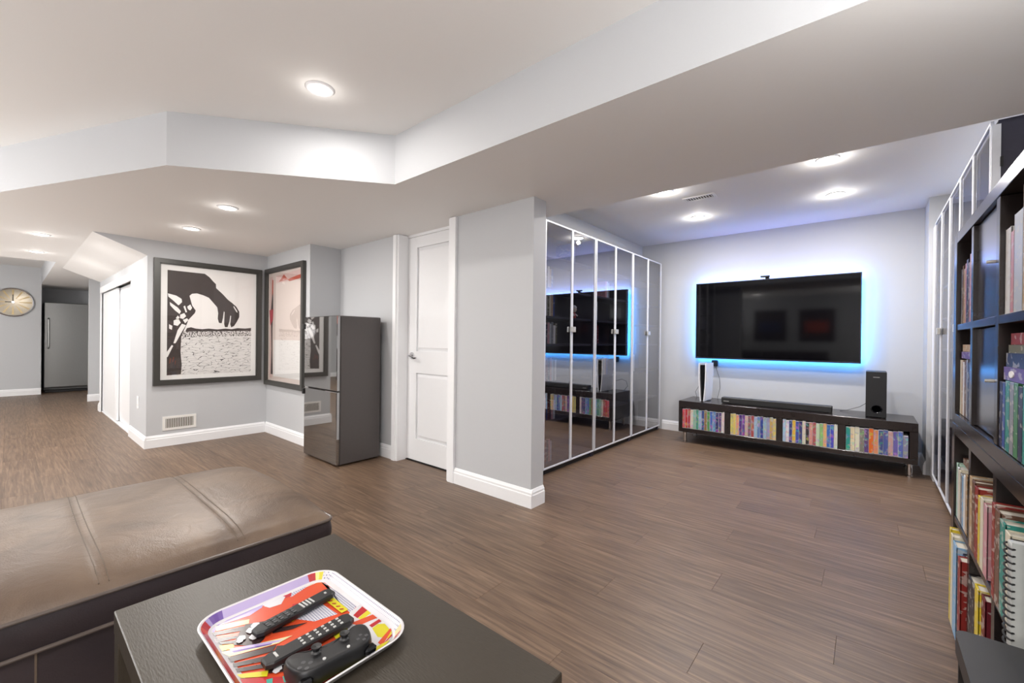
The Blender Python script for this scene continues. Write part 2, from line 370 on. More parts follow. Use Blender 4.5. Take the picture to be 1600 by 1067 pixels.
# hinged door in its recess
dr = struct('door_1', B(-3.155, -2.445, 2.318, 2.345, .012, 1.965), M['door'])
def frame_ring(mb, x0, x1, z0, z1, w_, yf, yb, mi=0):
    mb.box(x0, x0+w_, yf, yb, z0, z1, mi).box(x1-w_, x1, yf, yb, z0, z1, mi).box(x0+w_, x1-w_, yf, yb, z1-w_, z1, mi).box(x0+w_, x1-w_, yf, yb, z0, z0+w_, mi); return mb
def bevel_panel(mb, x0, x1, z0, z1, yb, d=.012, s=.03):   # sloping raised field, faces -Y
    a = [(x0, yb, z0), (x1, yb, z0), (x1, yb, z1), (x0, yb, z1)]; b = [(x0+s, yb-d, z0+s), (x1-s, yb-d, z0+s), (x1-s, yb-d, z1-s), (x0+s, yb-d, z1-s)]
    mb.raw(a+b, [(4, 5, 6, 7)]+[(i, (i+1) % 4, 4+(i+1) % 4, 4+i) for i in range(4)]); return mb
PX0, PX1 = -3.03, -2.54
fr = MB()
for (a, b, c, d) in ((-3.155, PX0, .012, 1.965), (PX1, -2.445, .012, 1.965), (PX0, PX1, .012, .20), (PX0, PX1, .775, .965), (PX0, PX1, 1.87, 1.965)):
    fr.box(a, b, 2.300, 2.3185, c, d)
fr.build('rail_frame', M['door'], dr)
for (z0, z1) in ((.20, .775), (.965, 1.87)):
    bevel_panel(MB(), PX0+.004, PX1-.004, z0+.004, z1-.004, 2.316).build('raised_panel', M['door'], dr)
h = MB().lathe((-3.085, 2.30, .925), [(0, -.012), (.027, -.012), (.03, -.006), (.03, 0)], 20, 'y')
h.tube([(-3.085, 2.295, .925), (-3.085, 2.262, .925)], .009); h.tube([(-3.092, 2.262, .925), (-3.05, 2.258, .920), (-3.01, 2.262, .905), (-2.985, 2.266, .908)], .008)
h.build('door_handle', M['chrome'], dr, smooth=True, label='satin chrome lever handle')
struct('trim_3', B(-3.235, -3.17, 2.195, 2.215, 0, 1.985).box(-3.225, -3.18, 2.187, 2.196, 0, 1.985).box(-3.17, -3.157, 2.20, 2.40, 0, 1.985), M['trim'])
struct('trim_4', B(-2.445, -2.388, 2.15, 2.40, 0, 1.985).box(-2.425, -2.36, 2.138, 2.158, 0, 1.985), M['trim'])
struct('trim_5', B(-3.157, -2.445, 2.295, 2.36, 1.967, 1.99), M['trim'])
struct('trim_6', B(-3.157, -2.445, 2.29, 2.36, 0.0005, .006), M['blk'])   # threshold strip

# closet with two sliding panels
cl = struct('door_2', B(-7.20, -6.10, .900, .925, .02, 1.665), M['door'])
MB().box(-7.15, -6.15, .896, .90, .07, 1.61).build('flush_panel', M['door'], cl)
cl2 = struct('door_3', B(-8.25, -7.12, .868, .892, .02, 1.665), M['door'])
MB().box(-8.2, -7.17, .864, .868, .07, 1.61).build('flush_panel', M['door'], cl2)
struct('trim_7', B(-8.29, -6.06, .832, .85, 1.665, 1.745), M['trim'])
struct('trim_8', B(-8.29, -8.25, .836, .86, 0, 1.665), M['trim'])
struct('trim_9', B(-8.25, -6.1, .855, .93, .0005, .012), M['trim'])

# ------------------------------------------------------------------ ceiling lights and vents
for (x, y, z, lab) in POTS:
    t = thing('recessed_light', 'small round recessed '+lab, 'ceiling light', (x, y, z), 'recessed ceiling lights')
    MB().lathe((x, y, z), [(.048, -.0005), (.049, -.007), (.058, -.008), (.063, -.005), (.066, -.0002)], 28).build('trim_ring', M['trim'], t, smooth=True)
    MB().cyl((x, y, z-.005), .048, .004, seg=24).build('diffuser', M['bulb'], t)
def register(name, label, org, ux, uz, w_, h_, n, nrm, cat='vent'):
    org, ux, uz, nv = Vector(org), Vector(ux), Vector(uz), Vector(nrm)
    t = thing(name, label, cat, tuple(org))
    def bx(a0, a1, b0, b1, d0, d1, tilt=0):
        vs = [org+ux*a+uz*b+nv*d for a in (a0, a1) for b in (b0, b1) for d in (d0, d1)]
        return MB().raw(vs, [(0, 1, 3, 2), (4, 6, 7, 5), (0, 4, 5, 1), (2, 3, 7, 6), (0, 2, 6, 4), (1, 5, 7, 3)])
    bx(.01, w_-.01, .01, h_-.01, .0005, .002).build('duct_back', M['ventdark'], t)
    f = MB()
    for q in (bx(0, w_, 0, .022, 0.0005, .006), bx(0, w_, h_-.022, h_, .0005, .006), bx(0, .022, .022, h_-.022, .0005, .006), bx(w_-.022, w_, .022, h_-.022, .0005, .006)): f.raw(q.v, q.f)
    f.build('vent_frame', M['grille'], t)
    for i in range(n):
        a = .022+(w_-.044)*(i+.5)/n; bx(a-.0025, a+.0025, .02, h_-.02, .002, .006).build('louver', M['grille'], t)
    return t
register('floor_register', 'white louvered air vent low on the wall under the large picture', (-5.25, .972, .152), (0, 1, 0), (0, 0, 1), .27, .135, 16, (1, 0, 0))
register('ceiling_vent', 'small white air vent in the ceiling between the TV-area lights', (-1.22, 3.66, ZC), (1, 0, 0), (0, 1, 0), .25, .11, 10, (0, 0, -1))
o = thing('wall_outlet', 'white wall outlet plate beside the closet opening, above the baseboard', 'outlet', (-5.63, .85, .405))
B(-5.67, -5.59, .844, .8495, .34, .465, .002).build('cover_plate', M['trim'], o)
for zz in (.375, .43): MB().cham(-5.648, -5.612, .8425, .8445, zz-.014, zz+.014, .001).build('socket', M['grille'], o)

# ------------------------------------------------------------------ framed pictures
def frame_obj(t, P, w_, h_, fw, d):   # P(a, b, depth): a along wall, b up, depth out of wall
    for (a0, a1, b0, b1) in ((0, fw, 0, h_), (w_-fw, w_, 0, h_), (fw, w_-fw, 0, fw), (fw, w_-fw, h_-fw, h_)):
        prof = MB()
        vs = [P(a, b, dd) for a in (a0, a1) for b in (b0, b1) for dd in (.002, d)]
        prof.raw(vs, [(0, 1, 3, 2), (4, 6, 7, 5), (0, 4, 5, 1), (2, 3, 7, 6), (0, 2, 6, 4), (1, 5, 7, 3)])
        prof.build('frame_side', M['gunmetal'], t)
    lip = MB()
    for (a0, a1, b0, b1) in ((fw, fw+.008, fw, h_-fw), (w_-fw-.008, w_-fw, fw, h_-fw), (fw, w_-fw, fw, fw+.008), (fw, w_-fw, h_-fw-.008, h_-fw)):
        vs = [P(a, b, dd) for a in (a0, a1) for b in (b0, b1) for dd in (.004, d*.75)]
        lip.raw(vs, [(0, 1, 3, 2), (4, 6, 7, 5), (0, 4, 5, 1), (2, 3, 7, 6), (0, 2, 6, 4), (1, 5, 7, 3)])
    lip.build('inner_lip', M['gunmetal'], t)
def quad(P, a0, a1, b0, b1, d): return MB().face([P(a0, b0, d), P(a1, b0, d), P(a1, b1, d), P(a0, b1, d)])

def ground_mat():          # cracked-earth print: white with thin black strokes
    m_ = bpy.data.materials.new('cracked_ground_print'); n, l = nodes(m_); b = n['Principled BSDF']
    tc = n.new('ShaderNodeTexCoord'); mp = n.new('ShaderNodeMapping'); mp.inputs['Scale'].default_value = (1, 13, 46); l.new(tc.outputs['Object'], mp.inputs[0])
    v = n.new('ShaderNodeTexVoronoi'); v.feature = 'DISTANCE_TO_EDGE'; v.inputs['Scale'].default_value = 1.0; l.new(mp.outputs[0], v.inputs['Vector'])
    nz = n.new('ShaderNodeTexNoise'); nz.inputs['Scale'].default_value = 1.3; l.new(mp.outputs[0], nz.inputs['Vector'])
    sb = n.new('ShaderNodeMath'); sb.operation = 'MULTIPLY'; sb.inputs[1].default_value = .12; l.new(nz.outputs['Fac'], sb.inputs[0])
    sc = n.new('ShaderNodeMath'); sc.operation = 'LESS_THAN'; l.new(v.outputs['Distance'], sc.inputs[0]); 
    s3 = n.new('ShaderNodeMath'); s3.operation = 'SUBTRACT'; s3.inputs[1].default_value = .042; l.new(sb.outputs[0], s3.inputs[0]); l.new(s3.outputs[0], sc.inputs[1])
    mx = n.new('ShaderNodeMix'); mx.data_type = 'RGBA'; mx.inputs[6].default_value = s2l((233, 231, 229)); mx.inputs[7].default_value = s2l((60, 55, 55))
    l.new(sc.outputs[0], mx.inputs[0]); l.new(mx.outputs[2], b.inputs['Base Color']); b.inputs['Roughness'].default_value = .6; return m_
M['ground'] = ground_mat()
def speck_mat():
    m_ = bpy.data.materials.new('speckled_scrub_print'); n, l = nodes(m_); b = n['Principled BSDF']
    tc = n.new('ShaderNodeTexCoord'); nz = n.new('ShaderNodeTexNoise'); nz.inputs['Scale'].default_value = 90; nz.inputs['Detail'].default_value = 2; l.new(tc.outputs['Object'], nz.inputs[0])
    g = n.new('ShaderNodeMath'); g.operation = 'GREATER_THAN'; g.inputs[1].default_value = .53; l.new(nz.outputs['Fac'], g.inputs[0])
    mx = n.new('ShaderNodeMix'); mx.data_type = 'RGBA'; mx.inputs[6].default_value = s2l((225, 222, 220)); mx.inputs[7].default_value = s2l((70, 62, 60))
    l.new(g.outputs[0], mx.inputs[0]); l.new(mx.outputs[2], b.inputs['Base Color']); b.inputs['Roughness'].default_value = .6; return m_
M['speck'] = speck_mat()

PY0, PZ0, PWD, PHT = .895, .595, .94, 1.23
def P1(a, b, d): return (-5.25+d, PY0+a, PZ0+b)
p1 = thing('framed_picture', 'large graphite-framed black and white print of a hand hanging over desert, on the left wall', 'picture', (-5.25, PY0, PZ0), 'framed prints in the nook')
frame_obj(p1, P1, PWD, PHT, .044, .035)
quad(P1, .04, PWD-.04, .04, PHT-.04, .008).build('picture_mat', M['mat'], p1)
A0, A1, B0, B1 = .105, .84, .095, 1.125      # art rectangle
art = MB()
def PA(px, py, d=.0095):
    u = (px-178)/392.0; top = 182+33*u; bot = 668-11*u; v = (py-top)/(bot-top)
    u = min(max(u, 0), 1); v = min(max(v, 0), 1)
    return P1(A0+u*(A1-A0), B1-v*(B1-B0), d)
art.face([P1(A0, B0, .0088), P1(A1, B0, .0088), P1(A1, B1, .0088), P1(A0, B1, .0088)], 0)
art.face([PA(178, 490, .0091), PA(570, 490, .0091), PA(570, 657, .0091), PA(178, 668, .0091)], 2)
art.face([PA(240, 464, .0093), PA(570, 462, .0093), PA(570, 487, .0093), PA(240, 492, .0093)], 3)
hor = [(255, 466), (262, 450), (280, 446), (300, 452), (330, 455), (360, 452), (400, 456), (440, 452), (470, 455), (500, 450), (540, 452), (570, 449), (570, 463), (255, 466)]
art.face([PA(*p, .0094) for p in hor[:-1]], 1)
sleeve = [(178, 182), (340, 196), (362, 212), (380, 232), (392, 243), (393, 262), (425, 290), (450, 316), (470, 330), (492, 348), (508, 372), (508, 398), (496, 420), (482, 440), (468, 446), (463, 432), (467, 392), (463, 391), (459, 418), (450, 445), (437, 445), (433, 430), (435, 374), (431, 371), (427, 402), (421, 427), (408, 425), (402, 405), (404, 380), (399, 352), (375, 325), (360, 308), (335, 297), (305, 288), (283, 290), (272, 300), (178, 300)]
art.face([PA(*p, .0096) for p in sleeve], 1)
body = [(178, 298), (272, 300), (284, 345), (300, 368), (296, 380), (280, 398), (268, 412), (262, 430), (247, 465), (238, 490), (235, 560), (241, 620), (238, 663), (178, 668)]
art.face([PA(*p, .0096) for p in body], 1)
for blob in ([(180, 290), (215, 300), (238, 315), (240, 330), (225, 345), (205, 325), (182, 305)], [(188, 330), (222, 355), (236, 372), (230, 385), (210, 368), (190, 345)],
             [(205, 415), (225, 405), (235, 425), (222, 440), (205, 435)], [(232, 388), (250, 380), (258, 395), (245, 408), (232, 404)], [(262, 350), (276, 340), (284, 356), (276, 368), (266, 362)],
             [(222, 460), (240, 430), (258, 436), (240, 468), (214, 520), (205, 520)], [(178, 560), (198, 528), (204, 532), (182, 582), (178, 584)], [(186, 432), (200, 440), (198, 458), (186, 452)],
             [(244, 412), (262, 404), (268, 412), (254, 428)], [(222, 392), (230, 400), (224, 412), (214, 404)], [(253, 345), (262, 375), (256, 378), (246, 350)], [(480, 345), (497, 368), (499, 378), (492, 372), (478, 350)]):
    art.face([PA(*p, .0098) for p in blob], 0)
for ln in ([(190, 590), (196, 588), (192, 612), (187, 614)], [(203, 585), (209, 583), (205, 606), (200, 608)], [(212, 600), (216, 600), (214, 618), (211, 620)]):
    art.face([PA(*p, .0098) for p in ln], 4)
art.build('print', [M['paper'], M['ink'], M['ground'], M['speck'], mat('print_rust', (120, 66, 52), .6)], p1)
quad(P1, .044, PWD-.044, .044, PHT-.044, .016).build('glazing', M['picglass'], p1)

QX0, QW, QZ0, QH = -5.235, .965, .545, 1.29
def P2(a, b, d): return (QX0+a, 1.90-d, QZ0+b)
p2 = thing('framed_picture', 'graphite-framed poster with red top edge in the nook beside the black fridge', 'picture', (QX0, 1.90, QZ0), 'framed prints in the nook')
frame_obj(p2, P2, QW, QH, .044, .035)
quad(P2, .04, QW-.04, .04, QH-.04, .008).build('picture_mat', mat('poster_ivory', (232, 218, 210), .6, var=.02), p2)
po = MB()
M['pred'] = mat('poster_red', (196, 84, 58), .6); M['pblush'] = mat('poster_blush', (226, 196, 190), .6); M['pcr'] = mat('poster_crimson', (186, 70, 82), .6)
po.face([P2(.26, 1.12, .0095), P2(.90, 1.12, .0095), P2(.90, 1.22, .0095), P2(.26, 1.20, .0095)], 1)
po.face([P2(.33, 1.13, .0099), P2(.46, 1.20, .0099), P2(.56, 1.14, .0099)], 0)
po.face([P2(.55, 1.14, .0099), P2(.88, 1.17, .0099), P2(.88, 1.13, .0099), P2(.6, 1.115, .0099)], 0)
po.face([P2(.09, .08, .0093), P2(.17, .08, .0093), P2(.17, 1.2, .0093), P2(.09, 1.2, .0093)], 1)
po.face([P2(.15, .98, .0097), P2(.18, .96, .0097), P2(.18, 1.16, .0097), P2(.15, 1.17, .0097)], 0)
fig = [(.12, .83), (.15, .98), (.165, 1.02), (.18, .99), (.185, .84), (.165, .62), (.17, .33), (.185, .12), (.13, .12), (.145, .4), (.135, .6)]
po.face([P2(a, b, .0099) for a, b in fig], 3)
po.face([P2(.08, .83, .0103), P2(.19, .84, .0103), P2(.18, .72, .0103), P2(.11, .66, .0103)], 2)
po.face([P2(.20, .10, .0093), P2(.90, .10, .0093), P2(.90, .50, .0093), P2(.20, .50, .0093)], 4)
po.build('print', [M['pred'], M['pblush'], M['pcr'], M['ink'], M['mat']], p2)
M['picglass2'] = glass('poster_glazing', (.93, .93, .93), 2.1)
quad(P2, .044, QW-.044, .044, QH-.044, .018).build('glazing', M['picglass2'], p2)

# ------------------------------------------------------------------ black tall fridge in the nook
FX0, FX1, FY0, FY1, FZ = -3.955, -3.36, 1.75, 2.16, 1.26
f = thing('tall_fridge', 'tall narrow black fridge with mirror-like doors, standing in the nook left of the door', 'fridge', ((FX0+FX1)/2, (FY0+FY1)/2, 0))
B(FX0, FX1, FY0+.035, FY1, .012, FZ, .006).build('cabinet_body', M['fridgeblk'], f)
B(FX0, FX1, FY0, FY0+.03, .63, FZ, .004).build('door', M['fridgedoor'], f)
B(FX0, FX1, FY0, FY0+.03, .018, .622, .004).build('door', M['fridgedoor'], f)
for z in (1.15, .56): B(FX0-.022, FX0+.004, FY0-.012, FY0+.012, z, z+.05, .003).build('handle', M['bplast'], f)
for x in (FX0+.03, FX1-.07):
    for y in (FY0+.05, FY1-.08): MB().cyl((x+.02, y+.01, .0005), .014, .012).build('foot', M['bplast'], f)

# steel fridge in the far alcove
g = thing('upright_fridge', 'stainless steel upright fridge in the dark alcove past the clock wall', 'fridge', (-11.95, .75, 0))
B(-12.28, -11.68, .43, 1.09, .05, 1.68, .008).build('cabinet_body', mat('grey_cabinet', (96, 96, 96), .5), g)
d_ = B(-11.67, -11.61, .43, 1.09, .10, 1.675, .01).build('door', mat('stainless_door', (150, 151, 150), .32, .85, bump=.04, scale=20, stretch=(1, 10, 1)), g)
MB().tube([(-11.61, .485, .83), (-11.57, .485, .85), (-11.565, .485, 1.05), (-11.57, .485, 1.36), (-11.61, .485, 1.38)], .013, 10).build('handle', M['steel'], d_, smooth=True)
B(-12.25, -11.66, .44, 1.08, .0005, .045, .004).build('base_grille', M['bplast'], g)

# clock
cx, cy, cz = -11.45, .055, 1.64
t = thing('wall_clock', 'round gold and mirror sunburst wall clock on the far left wall', 'clock', (cx, cy, cz))
def disc(r, r0, d0, d1, seg=48):
    return MB().lathe((cx, cy, cz), [(r0, d0), (r, d0), (r, d1), (r0, d1)], seg, 'x')
MB().cyl((cx+.001, cy, cz), .235, .018, 'x', 48).build('clock_face', mat('clock_mirror', (150, 142, 128), .15, .9), t, smooth=True)
MB().lathe((cx, cy, cz), [(.232, .001), (.25, .004), (.252, .022), (.24, .03), (.23, .024)], 48, 'x').build('rim', M['chrome'], t, smooth=True)
for k in range(12):
    a = k*PI/6; c, s = math.cos(a), math.sin(a)
    vs = [(cx+.021, cy+c*.07-s*.004, cz+s*.07+c*.004), (cx+.021, cy+c*.07+s*.004, cz+s*.07-c*.004), (cx+.021, cy+c*.215+s*.013, cz+s*.215-c*.013), (cx+.021, cy+c*.215-s*.013, cz+s*.215+c*.013)]
    mb = MB().raw(vs+[(v[0]+.004, v[1], v[2]) for v in vs], [(0, 1, 2, 3), (4, 5, 6, 7), (0, 1, 5, 4), (1, 2, 6, 5), (2, 3, 7, 6), (3, 0, 4, 7)])
    mb.build('ray', M['brass'], t)
MB().box(cx+.028, cx+.031, cy-.006, cy+.006, cz, cz+.13).build('minute_hand', M['bplast'], t)
MB().box(cx+.028, cx+.031, cy-.09, cy, cz-.006, cz+.006).build('hour_hand', M['bplast'], t)
MB().cyl((cx+.02, cy, cz), .018, .014, 'x').build('hub', M['chrome'], t)

# ------------------------------------------------------------------ display cabinets
NUM = ['first', 'second', 'third', 'fourth', 'fifth', 'sixth', 'seventh', 'eighth', 'ninth', 'tenth', 'eleventh', 'twelfth', 'thirteenth', 'fourteenth', 'fifteenth', 'sixteenth', 'seventeenth', 'eighteenth', 'nineteenth', 'twentieth']
SHELVES = [.42, .74, 1.045, 1.27, 1.50, 1.76]
def display_cabinet(y0, y1, xf, xb, label, group, single=False):
    """xf = front plane (glass), xb = back plane; sgn = direction of the front"""
    s = 1 if xf > xb else -1
    t = thing('display_cabinet', label, 'cabinet', ((xf+xb)/2, (y0+y1)/2, 0), group)
    f_ = xf-s*.022; xs = sorted((f_, xb)); X0, X1 = xs
    for y in (y0+.001, y1-.019): B(X0, X1, y, y+.018, .0005, 2.02, .001).build('side_panel', M['kd'], t)
    B(X0, X1, y0+.019, y1-.019, 2.002, 2.02).build('top_panel', M['kd'], t)
    B(X0, X1, y0+.019, y1-.019, .06, .078).build('bottom_panel', M['kd'], t)
    bb = sorted((xb, xb+s*.006)); B(bb[0], bb[1], y0+.019, y1-.019, .078, 2.002).build('back_panel', M['kd'], t)
    pp = sorted((f_-s*.012, f_-s*.03)); B(pp[0], pp[1], y0+.03, y1-.03, .0005, .06).build('plinth', M['plinth'], t)
    for z in SHELVES:
        xx = sorted((xb+s*.007, f_-s*.012)); B(xx[0], xx[1], y0+.02, y1-.02, z-.018, z, .001).build('shelf', M['kd'], t)
    ym = (y0+y1)/2
    for (a, b, hy) in ((y0+.002, y1-.002, y1),) if single else ((y0+.002, ym-.0015, ym-.03), (ym+.0015, y1-.002, y1-.03 if False else ym+.03)):
        fw = .013; xx = sorted((xf, xf-s*.011)); dmb = MB()
        for (c, d, e, g_) in ((a, a+fw, .05, 2.02), (b-fw, b, .05, 2.02), (a+fw, b-fw, .05, .05+fw), (a+fw, b-fw, 2.02-fw, 2.02)):
            dmb.cham(xx[0], xx[1], c, d, e, g_, .0015)
        dd = dmb.build('door_frame', M['alu'], t)
        px = xf-s*.006
        MB().face([(px, a+fw, .05+fw), (px, b-fw, .05+fw), (px, b-fw, 2.02-fw), (px, a+fw, 2.02-fw)]).build('glass_pane', M['cabglass'], dd)
        hx = sorted((xf, xf+s*.018)); hh = (b-.016) if hy < ym else (a+.016)
        B(hx[0], hx[1], hh-.016, hh+.016, 1.145, 1.19, .002).build('handle', M['hand'], dd)
    return t
gl = 'glass door display cabinets on the left wall'
for i, (a, b, lb) in enumerate(((2.70, 3.50, 'tall cabinet with white-framed glass doors, next to the pillar'), (3.51, 4.31, 'tall cabinet with white-framed glass doors, middle of the left run'), (4.32, 5.12, 'tall cabinet with white-framed glass doors, left of the TV wall corner'))):
    display_cabinet(a, b, -1.94, -2.215, lb, gl)
gr = 'glass door display cabinets on the right wall'
for (a, b, lb) in ((3.875, 4.665, 'tall white-framed glass cabinet on the right, nearest the TV wall'), (3.08, 3.87, 'tall white-framed glass cabinet on the right, middle of the run')):
    display_cabinet(a, b, .385, .665, lb, gr)
ec = display_cabinet(2.68, 3.075, .385, .665, 'tall glass cabinet on the right, beside the open cube bookcase', gr, True)
B(.387, .414, 2.672, 2.6795, .08, 2.0).build('end_strip', M['alu'], ec); B(.412, .42, 2.664, 2.6719, 1.82, 1.86).build('hinge', M['plinth'], ec)
struct('trim_10', B(.392, .665, 4.668, 4.858, .001, 2.02), M['trim'])     # filler panel beside the column

# ------------------------------------------------------------------ books
COLN = {'red': (146, 46, 42), 'blue': (52, 78, 150), 'navy': (34, 40, 74), 'teal': (46, 140, 130), 'green': (70, 130, 84), 'yellow': (226, 200, 50), 'orange': (214, 122, 52), 'cream': (226, 218, 196), 'white': (232, 230, 228),
        'pink': (206, 150, 158), 'purple': (104, 72, 140), 'brown': (112, 78, 62), 'grey': (138, 140, 148), 'black': (30, 28, 32), 'tan': (186, 156, 120), 'pale blue': (140, 184, 220), 'mint': (176, 208, 194), 'light grey': (190, 196, 206), 'maroon': (110, 34, 44), 'olive': (110, 108, 84)}
def book(x0, x1, y0, y1, z0, z1, col, label, group, spine='-x', cat='book', name='book'):
    """hardback: cover wrapped round three sides, page block as its part"""
    t_ = .0025; c = MB()
    if spine == 'flat':      # lying down, spine towards -x
        c.box(x0, x1, y0, y1, z0, z0+t_).box(x0, x1, y0, y1, z1-t_, z1).box(x0, x0+t_, y0, y1, z0+t_, z1-t_)
        pg = (x0+t_, x1-.004, y0+.003, y1-.003, z0+t_, z1-t_)
    elif spine == '-x':
        c.box(x0, x1, y0, y0+t_, z0, z1).box(x0, x1, y1-t_, y1, z0, z1).cham(x0, x0+.004, y0, y1, z0, z1, .001)
        pg = (x0+.004, x1-.004, y0+t_, y1-t_, z0+.003, z1-.004)
    elif spine == '+x':
        c.box(x0, x1, y0, y0+t_, z0, z1).box(x0, x1, y1-t_, y1, z0, z1).cham(x1-.004, x1, y0, y1, z0, z1, .001)
        pg = (x0+.004, x1-.004, y0+t_, y1-t_, z0+.003, z1-.004)
    o = c.build(name, M['cover'], loc=((x0+x1)/2, (y0+y1)/2, z0)); o.color = s2l(COLN[col])
    MB().box(*pg).build('pages', M['pages'], o)
    return tag(o, label, cat, group)
def art_adj(c): return ('an ' if c[0] in 'aeiou' else 'a ')+c

def shelf_unit(z0, ztop, zm, label):
    t = thing('shelf_unit', label, 'bookcase', (.445, 1.805, z0), 'stacked cube bookcases')
    xf, xb = .25, .64; m_ = M['case']
    B(xf, xb, 2.30, 2.36, z0, ztop, .002).build('side_panel', m_, t); B(xf, xb, 1.25, 1.305, z0, ztop, .002).build('side_panel', m_, t)
    B(xf, xb, 1.306, 2.299, z0, z0+.039, .001).build('bottom_panel', m_, t); B(xf, xb, 1.306, 2.299, ztop-.039, ztop, .001).build('top_panel', m_, t)
    ys = (2.298, 2.018, 1.982, 1.664, 1.628, 1.307)
    for k in (1, 3): B(xf+.002, xb-.01, ys[k+1], ys[k], z0+.04, ztop-.04, .001).build('divider', m_, t)
    for k in (0, 2, 4): B(xf+.002, xb-.01, ys[k+1]+.0005, ys[k]-.0005, zm-.022, zm, .001).build('shelf', m_, t)
    B(xb-.009, xb, 1.306, 2.299, z0+.04, ztop-.04).build('back_panel', M['blk'], t)
    return t
su0 = shelf_unit(.0005, .7745, .43, 'lower of two stacked black-brown cube bookcases at the right edge')
su1 = shelf_unit(.775, 1.492, 1.147, 'upper of two stacked black-brown cube bookcases at the right edge')
for (a, b) in ((.818, 1.122), (1.150, 1.449)):
    d = B(.262, .280, 1.668, 1.978, a, b, .002).build('door', M['doorfoil'], su1)
    zz = 1.295 if a > 1 else .975
    MB().cyl((.240, 1.70, zz), .0045, .022, 'x', 12).build('knob', M['hand'], d)
# row builder: y decreases towards the camera
CELL = {1: (2.294, 2.022), 2: (1.978, 1.668), 3: (1.624, 1.312)}
used = {}
def shelf_row(cell, z, items, where, x0=.262, gap=.0012, start=None):
    y = CELL[cell][0] if start is None else start
    cnt = {}
    for it in items:
        th, hh, dp, col = it[:4]; dx = it[4] if len(it) > 4 else 0
        cnt[col] = cnt.get(col, 0)+1; tot = sum(1 for q in items if q[3] == col)
        if y-th < CELL[cell][1]: print('ROW OVERFLOW', where, y-th); break
        pre = (NUM[cnt[col]-1]+' ' if tot > 1 else '')
        lab = f'{pre}{col} book{" from the left" if tot > 1 else ""} {where}'
        book(x0+dx, x0+dx+dp, y-th, y, z+.0005, z+hh, col, lab, 'books in the cube bookcases'); y -= th+gap
    return y
shelf_row(1, 1.147, [(.022, .205, .17, 'grey'), (.026, .215, .17, 'brown'), (.03, .20, .17, 'tan'), (.024, .215, .16, 'pink'), (.034, .225, .17, 'navy'), (.03, .21, .17, 'brown'), (.036, .235, .18, 'pink'), (.03, .245, .18, 'white')], 'in the top left cube of the right bookcase')
shelf_row(1, .815, [(.03, .20, .16, 'cream'), (.032, .20, .16, 'tan'), (.026, .195, .16, 'white'), (.034, .2, .16, 'brown'), (.028, .205, .16, 'grey'), (.034, .195, .16, 'navy'), (.036, .20, .16, 'light grey')], 'standing in the cube below the top left one')
book(.262, .40, 2.04, 2.27, 1.022, 1.046, 'purple', 'purple book lying flat on the row in the second left cube', 'books lying flat')
book(.266, .41, 2.05, 2.28, 1.047, 1.072, 'tan', 'tan book lying flat on top of the purple one', 'books lying flat')
shelf_row(3, 1.147, [(.05, .215, .2, 'white'), (.03, .20, .2, 'pink'), (.075, .235, .22, 'light grey'), (.055, .285, .22, 'tan'), (.045, .27, .22, 'grey')], 'in the top right cube beside the cabinet door')
yy = shelf_row(3, .815, [(.030, .165, .2, 'navy'), (.028, .165, .2, 'blue'), (.040, .17, .2, 'teal'), (.036, .17, .2, 'grey'), (.036, .17, .2, 'green'), (.036, .165, .2, 'navy'), (.038, .17, .2, 'teal')], 'under the flat stack in the right bookcase', x0=.255)
for k, (a, b, col, lab) in enumerate(((.9865, 1.018, 'purple', 'purple boxed book at the bottom of the flat stack'), (1.0185, 1.052, 'navy', 'navy book in the middle of the flat stack'), (1.0525, 1.072, 'olive', 'thin olive book near the top of the flat stack'), (1.0725, 1.10, 'red', 'red book topping the flat stack in the right bookcase'))):
    book(.258+.003*k, .46, 1.32+.01*k, 1.60-.004*k, a, b, col, lab, 'books lying flat', 'flat')
MB().prism([(1.52+.02*math.cos(q*PI/8), 1.002+.008*math.sin(q*PI/8)) for q in range(16)], .2555, .2578, axis='x').build('title_oval', M['mat'], [o for o in bpy.data.objects if o.name.startswith('book') and o.get('label', '').startswith('purple boxed')][0])
shelf_row(1, .431, [(.03, .20, .2, 'mint'), (.026, .19, .2, 'white'), (.03, .185, .2, 'cream'), (.034, .18, .2, 'grey'), (.028, .178, .2, 'pale blue'), (.036, .19, .2, 'white'), (.034, .20, .2, 'tan')], 'in the left cube of the lower bookcase', x0=.256)
book(.27, .43, 2.05, 2.27, .6325, .655, 'brown', 'brown book lying flat over the pale row in the lower bookcase', 'books lying flat')
shelf_row(2, .431, [(.045, .225, .2, 'tan'), (.04, .222, .2, 'brown'), (.05, .215, .21, 'red'), (.03, .20, .2, 'yellow'), (.045, .205, .2, 'cream'), (.045, .20, .2, 'pink')], 'in the middle cube of the lower bookcase', x0=.25)
shelf_row(3, .431, [(.034, .24, .22, 'red'), (.05, .235, .22, 'brown'), (.05, .225, .22, 'teal'), (.045, .215, .22, 'cream'), (.042, .21, .22, 'black')], 'in the right cube of the lower bookcase', x0=.245)
# spiral notebook
nb = thing('spiral_notebook', 'thick white spiral-bound notebook with black coils, at the right edge', 'notebook', (.30, 1.36, .4315))
B(.232, .42, 1.348, 1.385, .4315, .655, .001).build('page_block', mat('notebook_paper', (205, 208, 206), .7), nb)
B(.232, .42, 1.3465, 1.3478, .4315, .66).build('front_cover', mat('frosted_cover', (188, 192, 190), .3), nb)
for k in range(15):
    z = .444+k*.0145
    MB().tube([(.232+.007*math.cos(a), 1.366+.022*math.sin(a), z) for a in [2*PI*i/12 for i in range(12)]], .0020, 6, closed=True).build('coil', M['bplast'], nb, smooth=True)
